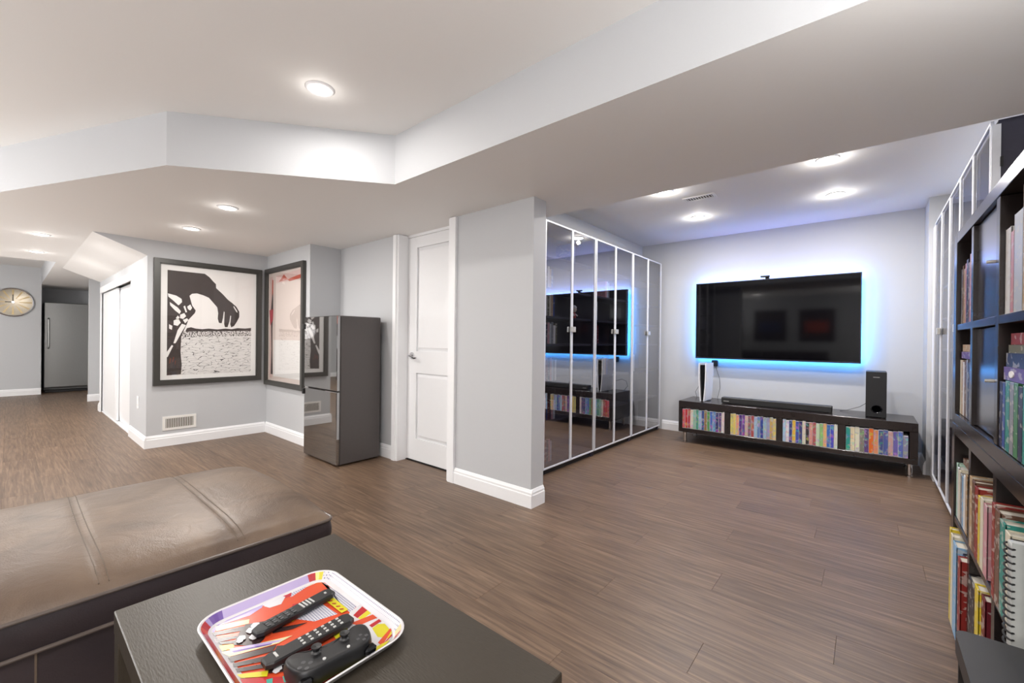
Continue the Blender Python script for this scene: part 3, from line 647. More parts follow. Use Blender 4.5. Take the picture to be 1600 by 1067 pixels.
# bottom row, tops visible
shelf_row(1, .04, [(.034, .345, .16, 'yellow', -.006), (.05, .335, .16, 'cream', -.006), (.075, .325, .17, 'pale blue', -.006), (.03, .31, .17, 'navy', .01), (.055, .31, .17, 'red', -.006)], 'at the bottom left of the right bookcase', x0=.246)
shelf_row(2, .04, [(.10, .30, .2, 'black'), (.05, .30, .2, 'brown'), (.05, .335, .15, 'yellow', -.006), (.05, .33, .2, 'maroon')], 'in the bottom middle cube of the right bookcase', x0=.25)

# ------------------------------------------------------------------ contents of the left cabinets
def tape(x0, x1, y0, y1, z0, z1, col, label, group, face='+x', cat='video case'):
    o = MB().cham(x0, x1, y0, y1, z0, z1, .0015).build('video_case', M['tape_case'], loc=((x0+x1)/2, (y0+y1)/2, z0)); o.color = s2l(col)
    if face == '+x': q = MB().box(x1, x1+.0006, y0+.001, y1-.001, z0+.004, z1-.004)
    else: q = MB().box(x0+.001, x1-.001, y0-.0006, y0, z0+.004, z1-.004)
    sp = q.build('spine_label', M['spine'], o); sp.color = s2l(col)
    return tag(o, label, cat, group)
lv = {.079: 'bottom shelf', .42: 'second shelf', .74: 'third shelf', 1.045: 'fourth shelf', 1.27: 'fifth shelf', 1.50: 'sixth shelf', 1.76: 'top shelf'}
cabn = {0: 'pillar-side glass cabinet', 1: 'middle left glass cabinet', 2: 'far left glass cabinet'}
seqs = [(0, .079, 2.80, 4), (0, .42, 2.79, 6), (0, .74, 2.78, 7), (0, 1.045, 2.76, 7), (0, 1.27, 2.76, 6), (0, 1.50, 2.76, 5), (0, 1.76, 3.15, 3), (1, .74, 3.75, 4), (1, 1.045, 3.56, 4), (1, 1.27, 3.56, 3), (1, 1.50, 3.80, 3), (2, 1.045, 4.4, 3), (2, .74, 4.42, 3)]
bc = ['maroon', 'cream', 'grey', 'navy', 'tan', 'white', 'pink', 'blue', 'olive', 'light grey']
for (ci, z, ys, n) in seqs:
    y = ys
    for k in range(n):
        th = random.choice((.022, .026, .03)); hh = random.uniform(.15, .19); col = bc[(k*3+int(z*10)+ci) % 10]
        book(-2.15, -2.0, y, y+th, z+.0005, z+hh, col, f'{NUM[k]} book from the left on the {lv[z]} of the {cabn[ci]}', 'books behind the left glass doors', '+x'); y += th+.001
fg = thing('figurine', 'small white-faced toy figure with red cap behind the second glass door', 'figurine', (-2.04, 3.28, 1.2705))
MB().lathe((-2.04, 3.28, 1.271), [(0, 0), (.022, 0), (.024, .012), (.016, .05), (.01, .058)], 16).build('body', mat('toy_red', (170, 60, 50), .4), fg, smooth=True)
MB().lathe((-2.04, 3.28, 1.325), [(.006, 0), (.022, .008), (.03, .028), (.026, .045), (.012, .058), (0, .06)], 16).build('head', mat('toy_face', (230, 214, 196), .4), fg, smooth=True)
MB().lathe((-2.04, 3.28, 1.365), [(.03, 0), (.028, .012), (.014, .026), (0, .028)], 16).build('cap', mat('toy_cap', (196, 196, 200), .4), fg, smooth=True)
for s in (-1, 1): MB().tube([(-2.03, 3.28+s*.014, 1.312), (-2.015, 3.28+s*.03, 1.295)], .006).build('arm', M['mat'], fg, smooth=True)

# ------------------------------------------------------------------ TV
TX0, TX1, TZ0, TZ1, TYF = -1.522, -.056, .888, 1.738, 5.08
tv = thing('television', 'large flat wall-mounted television with blue backlight glow', 'television', ((TX0+TX1)/2, TYF, TZ0))
B(TX0, TX1, TYF+.004, TYF+.045, TZ0, TZ1, .004).build('housing', M['bplast'], tv)
bz = MB()
for (a, b, c, d) in ((TX0, TX0+.009, TZ0, TZ1), (TX1-.009, TX1, TZ0, TZ1), (TX0+.009, TX1-.009, TZ1-.009, TZ1), (TX0+.009, TX1-.009, TZ0, TZ0+.016)): bz.box(a, b, TYF-.003, TYF+.004, c, d)
bz.build('bezel', mat('tv_bezel', (46, 48, 60), .3, .5), tv)
MB().face([(TX0+.009, TYF-.0005, TZ0+.016), (TX1-.009, TYF-.0005, TZ0+.016), (TX1-.009, TYF-.0005, TZ1-.009), (TX0+.009, TYF-.0005, TZ1-.009)]).build('screen', M['bgloss'], tv)
B(-1.05, -.53, TYF+.045, 5.199, 1.15, 1.55).build('wall_mount', M['bplast'], tv)
for (a, b, c, d) in ((TX0+.03, TX0+.045, TZ0+.06, TZ1-.06), (TX1-.045, TX1-.03, TZ0+.06, TZ1-.06), (TX0+.05, TX1-.05, TZ1-.045, TZ1-.03), (TX0+.05, TX1-.05, TZ0+.03, TZ0+.045)):
    B(a, b, TYF+.046, TYF+.052, c, d).build('light_strip', M['led'], tv)
LB = (.06, .36, 1)
zc_, xc_ = (TZ0+TZ1)/2, (TX0+TX1)/2
for (x, z, sx, sz, p) in ((TX0+.03, zc_, .02, .8, 4.2), (TX1-.03, zc_, .02, .8, 4.2), (xc_, TZ1-.03, 1.4, .02, 3.4), (xc_, TZ0+.03, 1.4, .02, 4)):
    lamp('AREA', 'tv_strip_glow', (x, TYF+.056, z), p, LB, sx, (math.radians(90), 0, 0), sz)
lamp('AREA', 'tv_strip_glow', (xc_, TYF+.06, TZ1-.01), 2.2, (.28, .30, 1), 1.4, (math.radians(150), 0, 0), .02)
wc = thing('tv_camera', 'small black clip-on camera on top edge of the television', 'camera', (-.82, TYF+.02, TZ1))
MB().cham(-.875, -.79, TYF-.035, TYF+.0, TZ1+.014, TZ1+.032, .004).build('camera_head', M['bplast'], wc)
MB().cham(-.835, -.80, TYF-.006, TYF+.04, TZ1+.0005, TZ1+.015, .003).build('clip', M['bplast'], wc)

# ------------------------------------------------------------------ TV stand with video cases
SX0, SX1, SY0, SY1, SZ0, SZ1 = -1.556, .306, 4.64, 5.13, .114, .444
ts = thing('tv_stand', 'long low black-brown TV stand with four open compartments on chrome legs', 'tv stand', ((SX0+SX1)/2, (SY0+SY1)/2, 0))
B(SX0, SX1, SY0, SY1, .374, SZ1, .002).build('top_panel', M['case'], ts); B(SX0, SX1, SY0, SY1, SZ0, .156, .002).build('bottom_panel', M['case'], ts)
B(SX0+.002, SX1-.002, SY1-.008, SY1-.001, .157, .373).build('back_panel', M['blk'], ts)
edges = [(SX0, -1.522), (-1.102, -1.056), (-.656, -.612), (-.198, -.149), (.256, SX1)]
for i, (a, b) in enumerate(edges): B(a, b, SY0+.001, SY1-.009, .1565, .3735, .001).build('side_panel' if i in (0, 4) else 'divider', M['case'], ts)
for x in (-1.505, .262):
    for y in (4.70, 5.06):
        MB().lathe((x, y, .0005), [(0, 0), (.022, 0), (.022, .012), (.017, .016), (.017, .1), (.024, .104), (.024, .113), (0, .113)], 20).build('leg', M['chrome'], ts, smooth=True, label='chrome leg')
pal = {
 0: [('red', (196, 84, 92)), ('red', (190, 50, 56)), ('red', (176, 60, 70)), ('cream', (226, 214, 200)), ('mint', (150, 190, 170)), ('green', (80, 150, 130)), ('pale blue', (150, 180, 214)), ('blue', (70, 90, 150)), ('brown', (150, 120, 80)), ('green', (90, 150, 90)), ('blue', (80, 110, 190)), ('blue', (110, 150, 200)), ('navy', (50, 54, 110)), ('purple', (96, 80, 130)), ('white', (226, 210, 210))],
 1: [('yellow', (214, 204, 120)), ('yellow', (220, 196, 110)), ('pink', (222, 160, 120)), ('purple', (84, 50, 130)), ('purple', (110, 70, 150)), ('tan', (206, 176, 160)), ('brown', (130, 100, 110)), ('red', (170, 80, 80)), ('pale blue', (160, 190, 214)), ('blue', (100, 130, 180)), ('blue', (50, 70, 150)), ('pale blue', (150, 180, 200)), ('grey', (150, 156, 190)), ('tan', (190, 160, 90)), ('yellow', (214, 196, 110))],
 2: [('pale blue', (170, 200, 226)), ('white', (220, 222, 230)), ('navy', (52, 60, 130)), ('yellow', (226, 186, 70)), ('blue', (70, 86, 170)), ('navy', (60, 66, 120)), ('white', (214, 206, 190)), ('black', (50, 44, 50)), ('pink', (214, 150, 140)), ('red', (176, 90, 90)), ('mint', (190, 214, 180)), ('green', (140, 190, 120)), ('orange', (230, 180, 120)), ('blue', (60, 110, 190)), ('blue', (70, 80, 190)), ('white', (216, 220, 210))],
 3: [('teal', (40, 150, 140)), ('cream', (226, 214, 180)), ('white', (226, 224, 200)), ('grey', (130, 130, 120)), ('purple', (96, 70, 120)), ('orange', (226, 110, 40)), ('orange', (220, 150, 110)), ('blue', (70, 80, 140)), ('blue', (80, 96, 160)), ('pink', (200, 160, 160)), ('purple', (110, 100, 170)), ('blue', (90, 110, 180)), ('grey', (140, 140, 170))]}
ordc = ['leftmost', 'second', 'third', 'rightmost']
for c in range(4):
    a, b = edges[c][1]+.004, edges[c+1][0]-.003
    if c == 3: b -= .004
    n = len(pal[c]); wd = (b-a)/n
    for k, (cn, rgb) in enumerate(pal[c]):
        hh = .203+.004*((k*7+c) % 3)
        if c == 3 and k == 12: hh = .18
        dy = .002*((k*5+c*3) % 4)
        tape(a+k*wd+.0004, a+(k+1)*wd-.0006, SY0+.004+dy, SY0+.13+dy, .1568, .1568+hh, rgb, f'{NUM[k]} video case from the left, {cn} spine, TV stand\'s {ordc[c]} compartment', 'video cases in the TV stand', '-y')

# game console
gc = thing('game_console', 'upright white game console with black core on left end of the TV stand', 'game console', (-1.32, 4.86, SZ1))
z0, z1 = SZ1+.012, SZ1+.395
core = MB().prism([(-1.352, z0), (-1.335, z0), (-1.318, z1-.02), (-1.325, z1-.008), (-1.366, z1-.008), (-1.366, z1-.03)], 4.735, 4.99, axis='y').build('core', M['bgloss'], gc)
def plate(xb, xt, sgn):
    pts = []
    for i in range(9):
        tt = i/8; z = SZ1+.004+tt*.40; x = xb+(xt-xb)*tt+sgn*.006*math.sin(tt*PI)
        pts.append((x, z))
    return MB().prism(pts+[(p[0]+sgn*.009, p[1]) for p in pts[::-1]], 4.73-.01, 5.0, axis='y')
plate(-1.356, -1.372, -1).build('side_plate', M['wplast'], gc, smooth=30)
plate(-1.332, -1.316, 1).build('side_plate', M['wplast'], gc, smooth=30)
B(-1.331, -1.327, 4.722, 4.724, SZ1+.03, SZ1+.13).build('disc_slot', M['bplast'], gc)
MB().cyl((-1.343, 4.86, SZ1+.0005), .05, .006, seg=24).build('stand_base', M['bplast'], gc)
# soundbar
sb = thing('soundbar', 'long black soundbar lying on the middle of the TV stand', 'soundbar', (-.7, 4.8, SZ1))
B(-1.163, -.247, 4.75, 4.84, SZ1+.004, SZ1+.062, .005).build('casing', M['bplast'], sb)
B(-1.155, -.66, 4.7475, 4.75, SZ1+.010, SZ1+.056).build('speaker_grille', mat('grille_cloth', (38, 38, 38), .7, bump=.3, scale=300), sb)
B(-.655, -.255, 4.7475, 4.75, SZ1+.010, SZ1+.056).build('speaker_grille', bpy.data.materials['grille_cloth'], sb)
B(-1.14, -1.09, 4.7465, 4.7475, SZ1+.022, SZ1+.03).build('maker_mark', mat('mark_grey', (150, 150, 150), .5), sb)
for x in (-1.1, -.31): B(x, x+.03, 4.77, 4.82, SZ1+.0005, SZ1+.005).build('foot', M['bplast'], sb)
B(-.90, -.875, 4.765, 4.79, SZ1+.062, SZ1+.066, .001).build('button', M['bplast'], sb)
# subwoofer
sw = thing('subwoofer', 'black upright speaker box with round port on right end of the TV stand', 'speaker', (.05, 4.85, SZ1))
prt = (.054, SZ1+.075); R_ = .030
mb = MB().cham(-.018, .118, 4.757, 4.99, SZ1+.006, SZ1+.392, .004)
mb.build('cabinet_box', M['bplast'], sw)
# front baffle with a real hole
xa, xb2, za, zb = -.015, .115, SZ1+.009, SZ1+.389; N = 24; ring = []; outer = []
def hit(a):
    c, s = math.cos(a), math.sin(a); t1 = ((xb2-prt[0])/c if c > 1e-6 else (xa-prt[0])/c if c < -1e-6 else 1e9); t2 = ((zb-prt[1])/s if s > 1e-6 else (za-prt[1])/s if s < -1e-6 else 1e9)
    return min(t1, t2)
mb = MB(); angs = sorted([2*PI*i/N for i in range(N)]+[math.atan2(z-prt[1], x-prt[0]) % (2*PI) for x in (xa, xb2) for z in (za, zb)])
vi = [(prt[0]+R_*1.15*math.cos(a), 4.748, prt[1]+R_*math.sin(a)) for a in angs]; vo = [(prt[0]+hit(a)*math.cos(a), 4.748, prt[1]+hit(a)*math.sin(a)) for a in angs]; n = len(angs)
mb.raw(vi+vo, [(i, (i+1) % n, n+(i+1) % n, n+i) for i in range(n)])
mb.raw(vo+[(v[0], 4.7568, v[2]) for v in vo], [(i, (i+1) % n, n+(i+1) % n, n+i) for i in range(n)])
mb.build('baffle', mat('baffle_black', (27, 28, 31), .45), sw)
mb = MB(); mb.raw([(prt[0]+1.15*r*math.cos(a), y, prt[1]+r*math.sin(a)) for (r, y) in ((.034, 4.7475), (.031, 4.7465), (.027, 4.7495), (.023, 4.7565)) for a in [2*PI*i/24 for i in range(24)]],
       [(k*24+i, k*24+(i+1) % 24, (k+1)*24+(i+1) % 24, (k+1)*24+i) for k in range(3) for i in range(24)])
mb.build('port_ring', M['bgloss'], sw, smooth=True)
MB().cyl((prt[0], 4.7562, prt[1]), .034, .0006, 'y', 24).build('port_shade', mat('port_shade_black', (3, 3, 4), .9, spec=0), sw)  # black disc stands in for the dark inside the port
B(.03, .072, 4.7468, 4.748, SZ1+.342, SZ1+.348).build('maker_mark', bpy.data.materials['mark_grey'], sw)
for x in (0, .09):
    for y in (4.77, 4.96): B(x, x+.012, y, y+.012, SZ1+.0005, SZ1+.0065).build('foot', M['bplast'], sw)
# cables and plug
pl = thing('power_adapter', 'small black plug-in adapter on the wall behind the game console', 'adapter', (-1.30, YT, .80))
B(-1.37, -1.31, YT-.04, YT-.0005, .80, .87, .006).build('adapter_body', M['bplast'], pl)
MB().tube([(-1.33, YT-.02, .80), (-1.31, YT-.03, .74), (-1.285, YT-.03, .66), (-1.28, YT-.035, .56), (-1.30, YT-.045, .445)], .0025, 6).build('cord', M['rubber'], pl, smooth=True)
tag(MB().tube([(-1.50, 5.08, .447), (-1.53, 5.12, .50), (-1.50, 5.14, .56), (-1.44, 5.14, .58), (-1.40, 5.01, .56)], .0025, 6).build('cable', M['rubber'], smooth=True), 'thin looped cable left of the game console on the TV stand', 'cable')
tag(MB().tube([(-.20, 5.0, .447), (-.15, 5.03, .455), (-.06, 5.08, .49), (0, 5.08, .54), (.02, 5.0, .56)], .0022, 6).build('cable', M['rubber'], smooth=True), 'thin cable running from the soundbar to the subwoofer', 'cable')

# ------------------------------------------------------------------ leather ottoman
OX0, OX1, OY0, OY1 = -2.45, -1.515, -.95, .785
ot = thing('leather_ottoman', 'long brown leather ottoman with stitched top, beside the coffee table', 'ottoman', (-1.97, -.08, 0))
SEAMS = (.155, .475, -.165, -.48)
nx, ny = 40, 170; vs = []
for j in range(ny+1):
    for i in range(nx+1):
        u = i/nx*2-1; v = j/ny*2-1
        eu = (1-abs(u)**5); ev = (1-abs(v)**14)
        x = (OX0+OX1)/2+u*(OX1-OX0)/2*(1-.012*(1-ev)); y = (OY0+OY1)/2+v*(OY1-OY0)/2*(1-.004*(1-eu))
        z = .398+.055*(max(eu, 0)**.5)*(max(ev, 0)**.5)+.012*(1-u*u)
        for s in SEAMS:
            d = (y-s-.012*u*u)/.010; z -= .0035*math.exp(-d*d)*min(1, max(eu, 0)*3)
        z += .0022*math.sin(9*x+5*y)*math.sin(7*y-3*x)*max(eu, 0)
        vs.append((x, y, z))
fs = [(j*(nx+1)+i, j*(nx+1)+i+1, (j+1)*(nx+1)+i+1, (j+1)*(nx+1)+i) for j in range(ny) for i in range(nx)]
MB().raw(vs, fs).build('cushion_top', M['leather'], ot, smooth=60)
def rrect(x0, x1, y0, y1, r, z, n=6):
    pts = []
    for (cx_, cy_, a0) in ((x1-r, y1-r, 0), (x0+r, y1-r, 90), (x0+r, y0+r, 180), (x1-r, y0+r, 270)):
        for k in range(n+1):
            a = math.radians(a0+90*k/n); pts.append((cx_+r*math.cos(a), cy_+r*math.sin(a), z))
    return pts
def sides(z0, z1, ins=0, bulge=.006):
    mb = MB(); rings = []
    for k in range(6):
        t = k/5; z = z0+(z1-z0)*t; b = bulge*math.sin(PI*t)-ins
        rings.append(rrect(OX0-b, OX1+b, OY0-b, OY1+b, .03, z))
    n = len(rings[0]); vv = [p for r in rings for p in r]
    return mb.raw(vv, [(k*n+i, k*n+(i+1) % n, (k+1)*n+(i+1) % n, (k+1)*n+i) for k in range(5) for i in range(n)])
sides(.316, .400, .004).build('upper_band', M['leather_shaded'], ot, smooth=60)
sides(.035, .312, .010, .003).build('lower_panel', M['leather_shaded'], ot, smooth=60)
for z in (.400, .3135): MB().tube(rrect(OX0+.003, OX1-.001, OY0+.003, OY1-.001, .03, z), .0055, 8, closed=True).build('piping', M['piping'], ot, smooth=True)
for s in SEAMS:
    for dd in (-.010, .010):
        pts = []
        for i in range(25):
            u = -0.96+1.92*i/24; x = (OX0+OX1)/2+u*(OX1-OX0)/2; eu = 1-abs(u)**5
            pts.append((x, s+.012*u*u+dd, .398+.055*eu**.5*max(1-abs((s+.012*u*u+dd-(OY0+OY1)/2)/((OY1-OY0)/2))**14, 0)**.5+.012*(1-u*u)-.0035*math.exp(-(.010/.010)**2)+.0022*math.sin(9*x+5*(s+dd))*math.sin(7*(s+dd)-3*x)*eu+.0003))
        MB().tube(pts, .0013, 5).build('stitching', M['thread'], ot, smooth=True)
for x in (OX0+.08, OX1-.12):
    for y in (OY0+.08, OY1-.12): MB().cyl((x+.02, y+.02, .0005), .022, .036, r2=.028).build('foot', M['bplast'], ot)
B(OX1-.0085, OX1-.0065, .045, .049, .04, .308).build('panel_seam', M['thread'], ot)

# ------------------------------------------------------------------ coffee table
TA = (-1.296, -.433, .157, .672)
ct = thing('coffee_table', 'rectangular black-brown coffee table in the foreground beside the ottoman', 'table', (-.86, .41, 0))
B(TA[0], TA[1], TA[2], TA[3], .40, .45, .002).build('tabletop', M['tabletop'], ct)
for x in (TA[0], TA[1]-.05):
    for y in (TA[2], TA[3]-.05): B(x+.001, x+.049, y+.001, y+.049, .0005, .3995, .001).build('leg', M['tabletop'], ct)

# serving tray with comic-style print
tr = thing('serving_tray', 'colourful pop-art melamine tray with raised rim on the coffee table', 'tray', (-.895, .395, .45))
TR = (-1.085, -.712, .250, .545); rr = .055
def ringz(ins, z, n=8): return rrect(TR[0]+ins, TR[1]-ins, TR[2]+ins, TR[3]-ins, max(rr-ins, .02), z, n)
rg = [ringz(.028, .4515), ringz(.016, .4535), ringz(.002, .470), ringz(0, .4725), ringz(.003, .4735), ringz(.006, .471), ringz(.018, .4575), ringz(.030, .4550)]
n = len(rg[0]); mb = MB().raw([p for r in rg for p in r], [(k*n+i, k*n+(i+1) % n, (k+1)*n+(i+1) % n, (k+1)*n+i) for k in range(len(rg)-1) for i in range(n)])
mb.face(rg[0]); mb.build('tray_shell', mat('melamine_white', (214, 211, 213), .25), tr, smooth=50)
TCOL = [('tray_white', (232, 230, 234)), ('tray_orange', (226, 84, 48)), ('tray_dark', (62, 44, 44)), ('tray_yellow', (228, 216, 50)), ('tray_red', (196, 44, 50)), ('tray_teal', (80, 176, 158)), ('tray_purple', (120, 90, 170)), ('tray_lilac', (196, 180, 226)), ('tray_cream', (236, 224, 170))]
def dots_mat():
    m_ = bpy.data.materials.new('tray_dots'); n_, l = nodes(m_); b = n_['Principled BSDF']; tc = n_.new('ShaderNodeTexCoord')
    v = n_.new('ShaderNodeTexVoronoi'); v.inputs['Scale'].default_value = 190; v.inputs['Randomness'].default_value = 0; l.new(tc.outputs['Object'], v.inputs['Vector'])
    g_ = n_.new('ShaderNodeMath'); g_.operation = 'LESS_THAN'; g_.inputs[1].default_value = .33; l.new(v.outputs['Distance'], g_.inputs[0])
    mx = n_.new('ShaderNodeMix'); mx.data_type = 'RGBA'; mx.inputs[6].default_value = s2l((206, 205, 212)); mx.inputs[7].default_value = s2l((112, 114, 144)); l.new(g_.outputs[0], mx.inputs[0]); l.new(mx.outputs[2], b.inputs['Base Color']); b.inputs['Roughness'].default_value = .25; return m_
tm = [mat(a, tuple(v*.9 for v in b), .25, var=.03) for a, b in TCOL]+[dots_mat()]
pr_ = MB(); lay = [0]
# homography-free placement: tray plane coordinates (u along X from the left edge, v along Y from the near edge), both in cm
def U(u, v, k): return (TR[0]+u/100, TR[2]+v/100, .4556+k*.00006)
def poly(pts, mi):
    lay[0] += 1
    q = []
    for u, v in pts:
        u, v = min(max(u, 2), 35.3), min(max(v, 2), 27.5); cu, cv = min(max(u, 6.5), 30.8), min(max(v, 6.5), 23); dd_ = math.hypot(u-cu, v-cv)
        if dd_ > 4.5: u, v = cu+(u-cu)*4.5/dd_, cv+(v-cv)*4.5/dd_
        q.append((u, v))
    pr_.face([U(u, v, lay[0]) for u, v in q], mi)
poly([(3.2, 1.2), (34, 1.2), (36.1, 3.2), (36.1, 26.5), (34, 28.3), (3.2, 28.3), (1.2, 26.5), (1.2, 3.2)], 1)
for q_, mi_ in [([(-0.8,26.1),(1.3,28.8),(18.8,28.7),(20.2,24.7),(16.3,24.8),(9.3,24.9),(5.8,26.6),(2.8,26.6),(2.5,23.8)],9),([(-0.7,17.3),(-1.3,23.0),(3.0,22.6),(4.3,18.6),(1.0,17.6)],9),([(-1.6,23.1),(-1.1,25.8),(2.8,24.0),(2.5,21.7)],3),([(9.2,17.5),(9.2,21.8),(18.5,22.6),(17.1,18.1),(13.3,15.8)],9),([(-1.1,12.1),(-1.1,17.8),(0.1,19.6),(4.0,18.7),(3.4,16.0),(-0.1,14.8),(0.2,13.2)],4),([(0.7,13.6),(0.0,15.6),(1.8,15.7),(1.5,17.1),(3.2,17.7),(5.4,15.9),(4.9,13.6),(3.3,13.0)],0),([(-0.2,3.4),(-0.9,5.7),(-0.4,13.4),(3.5,12.5),(4.5,9.7),(3.3,4.6),(2.7,3.4)],7),([(0.6,2.3),(-0.2,3.4),(3.0,4.4),(5.2,2.7),(3.4,1.7)],6),([(-0.6,5.6),(-0.5,6.7),(3.1,5.0),(2.9,4.4)],0),([(2.4,3.2),(5.8,9.2),(7.3,8.6),(4.9,3.3)],8),([(4.8,2.6),(7.5,7.6),(8.7,6.7),(6.1,2.5)],2),([(7.3,2.3),(10.0,6.0),(10.6,5.6),(8.8,2.2)],2),([(9.0,2.6),(11.0,5.2),(11.9,4.7),(10.1,2.7)],2),([(10.2,2.4),(12.0,4.6),(13.3,3.8),(12.2,2.1)],3),([(7.2,8.0),(9.8,12.4),(14.9,8.9),(16.0,7.2),(12.1,4.2),(8.8,6.4)],2),([(12.8,11.0),(16.4,16.9),(16.2,14.0),(14.5,10.7)],2),([(9.5,12.5),(8.9,13.9),(10.5,17.0),(8.2,20.6),(12.0,18.6),(13.8,15.0),(12.1,12.7)],3),([(9.5,13.7),(10.6,15.7),(11.4,14.5),(10.5,13.0)],8),([(7.6,17.5),(9.5,21.3),(10.2,18.4),(11.8,16.4),(10.1,16.2)],4),([(12.6,1.9),(18.2,13.1),(18.4,10.3),(15.2,2.7)],8),([(12.8,3.4),(18.0,11.5),(18.0,10.4),(14.4,3.4)],7),([(13.9,3.5),(17.5,9.5),(17.7,9.2),(14.7,3.6)],6),([(15.2,2.4),(18.6,9.9),(19.9,8.6),(17.0,2.4)],2),([(17.6,2.5),(20.8,8.3),(22.0,7.5),(18.8,2.3)],2),([(19.4,2.4),(22.7,7.1),(23.6,6.4),(20.6,2.3)],2),([(21.2,2.1),(24.5,6.2),(25.8,5.5),(22.7,2.3)],3),([(19.0,9.8),(22.2,13.1),(24.2,10.7),(27.0,8.0),(25.2,5.9),(21.4,7.8)],2),([(22.7,2.1),(28.2,7.5),(28.7,14.1),(33.9,21.7),(39.1,18.5),(39.0,11.6),(29.5,1.9)],4),([(27.9,7.3),(29.4,9.0),(30.4,8.1),(29.6,6.9)],5),([(26.5,5.1),(27.0,6.0),(28.2,5.5),(27.6,4.8)],5),([(35.0,14.0),(35.3,15.2),(36.8,15.1),(36.3,14.1)],5),([(34.8,18.4),(35.3,19.3),(36.9,18.3),(36.3,17.6)],5),([(34.9,22.0),(35.6,23.2),(36.4,22.3),(35.9,21.4)],5),([(20.2,24.7),(19.4,28.6),(33.3,28.9),(36.5,26.6),(37.5,19.8),(30.7,18.9),(23.1,21.2)],0),([(28.4,26.4),(29.4,29.2),(33.2,28.8),(34.1,25.5),(31.9,24.2),(28.7,24.9)],3),([(21.8,24.5),(20.4,28.7),(22.6,29.1),(23.4,24.6)],4),([(23.5,24.6),(22.6,29.1),(24.1,29.0),(24.6,25.0)],3),([(23.8,22.7),(24.8,28.7),(26.6,28.7),(26.2,25.7),(25.9,23.5)],1),([(27.4,25.0),(27.2,29.2),(28.2,29.1),(28.5,25.0)],4),([(33.4,23.3),(31.6,28.6),(32.5,28.5),(34.9,23.3)],1),([(35.0,22.6),(33.8,28.1),(34.9,27.7),(36.3,22.4)],4),([(34.1,21.9),(35.9,26.0),(37.0,23.3),(36.6,20.0)],3),([(22.9,18.7),(23.7,21.5),(25.9,21.3),(26.1,18.3)],3),([(8.0,22.9),(9.1,24.8),(19.2,24.8),(19.2,23.2)],3),([(22.0,16.7),(23.1,17.7),(25.0,17.7),(23.9,16.1)],6),([(23.9,13.0),(24.2,14.8),(26.7,13.4),(26.4,12.1)],4)]:
    poly(q_, mi_)
for (u, v, r) in [(9.3, 9.2, 0.95), (10.3, 8.0, 0.95), (11.8, 9.0, 0.95), (12.9, 7.7, 0.95), (11.5, 5.9, 0.85), (12.1, 5.4, 0.65), (10.7, 9.8, 0.65), (22.8, 11.5, 0.85), (23.2, 10.8, 0.75), (23.6, 9.7, 0.85), (24.4, 9.0, 0.75), (24.6, 8.1, 0.75), (25.5, 7.5, 0.75), (25.9, 7.0, 0.65)]:
    poly([(u+r*(1+.18*(k % 2))*math.cos(k*PI/5), v+r*(1+.18*(k % 2))*.8*math.sin(k*PI/5)) for k in range(10)], 0)
for (u, v) in [(9.8, 23.4), (11.5, 23.5), (13.2, 23.6), (14.8, 23.7), (16.5, 23.8), (18.0, 23.8)]: poly([(u-.45, v-.3), (u-.1, v-.4), (u+.45, v+.3), (u+.1, v+.4)], 4)
pr_.build('printed_pattern', tm, tr)
rim = MB(); n2 = len(rg[0])      # coloured inner rim segments
for k in range(n2):
    ci = (3, 4, 8, 9, 9, 9, 9, 3, 4, 7, 6, 6, 4, 1, 4, 3, 5, 4, 8, 3)[k*20//n2]
    a, b = k, (k+1) % n2
    rim.face([(rg[5][a][0], rg[5][a][1], rg[5][a][2]+.0004), (rg[5][b][0], rg[5][b][1], rg[5][b][2]+.0004), (rg[6][b][0], rg[6][b][1], rg[6][b][2]+.0004), (rg[6][a][0], rg[6][a][1], rg[6][a][2]+.0004)], ci)
rim.build('rim_print', tm, tr)

RX1, RX2, RX3, RX4 = (-.950, .325), (-.970, .500), (-.846, .305), (-.848, .480)
# remotes and controller (local frames: long axis between two points)
def remote(name, label, p0, p1, wdt, th, buttons, z):
    p0, p1 = Vector((*p0, z)), Vector((*p1, z)); ax = (p1-p0); L = ax.length; ax.normalize(); sd = Vector((0, 0, 1)).cross(ax)
    t = thing(name, label, 'remote control', tuple((p0+p1)/2-Vector((0, 0, 0))), 'remote controls on the tray')
    def W(a, b, c): return tuple(p0+ax*a+sd*b+Vector((0, 0, c)))
    prof = [(0, -wdt*.32), (.012, -wdt*.5), (L-.01, -wdt*.5), (L, -wdt*.32), (L, wdt*.32), (L-.01, wdt*.5), (.012, wdt*.5), (0, wdt*.32)]
    def lay_(sc, c): return [W(L/2+(a-L/2)*(1-(1-sc)*.25), b*sc, c) for a, b in prof]
    R = [lay_(.72, 0), lay_(1, th*.35), lay_(1, th*.8), lay_(.88, th)]; n = 8
    MB().raw([p for r in R for p in r], [(k*n+i, k*n+(i+1) % n, (k+1)*n+(i+1) % n, (k+1)*n+i) for k in range(3) for i in range(n)]+[tuple(range(n)), tuple(range(3*n, 4*n))]).build('casing', M['bplast'], t)
    for (a, b, sa, sb_, mt) in buttons:
        vs = [W(a+i*sa, b+j*sb_, c) for i in (-1, 1) for j in (-1, 1) for c in (th-.0004, th+.0016)]
        MB().raw(vs, [(0, 1, 3, 2), (4, 6, 7, 5), (0, 4, 5, 1), (2, 3, 7, 6), (0, 2, 6, 4), (1, 5, 7, 3)]).build('button', mt, t)
M['btn'] = mat('button_dark', (70, 70, 72), .5); M['btw'] = mat('button_light', (188, 188, 186), .5)
b1 = [(.03+.016*i, -.009+.009*j, .0035, .0028, M['btn']) for i in range(5) for j in range(3)]+[(.118+.009*i, 0, .0016, .011, M['btw']) for i in range(4)]+[(.185, 0, .002, .003, M['btw'])]
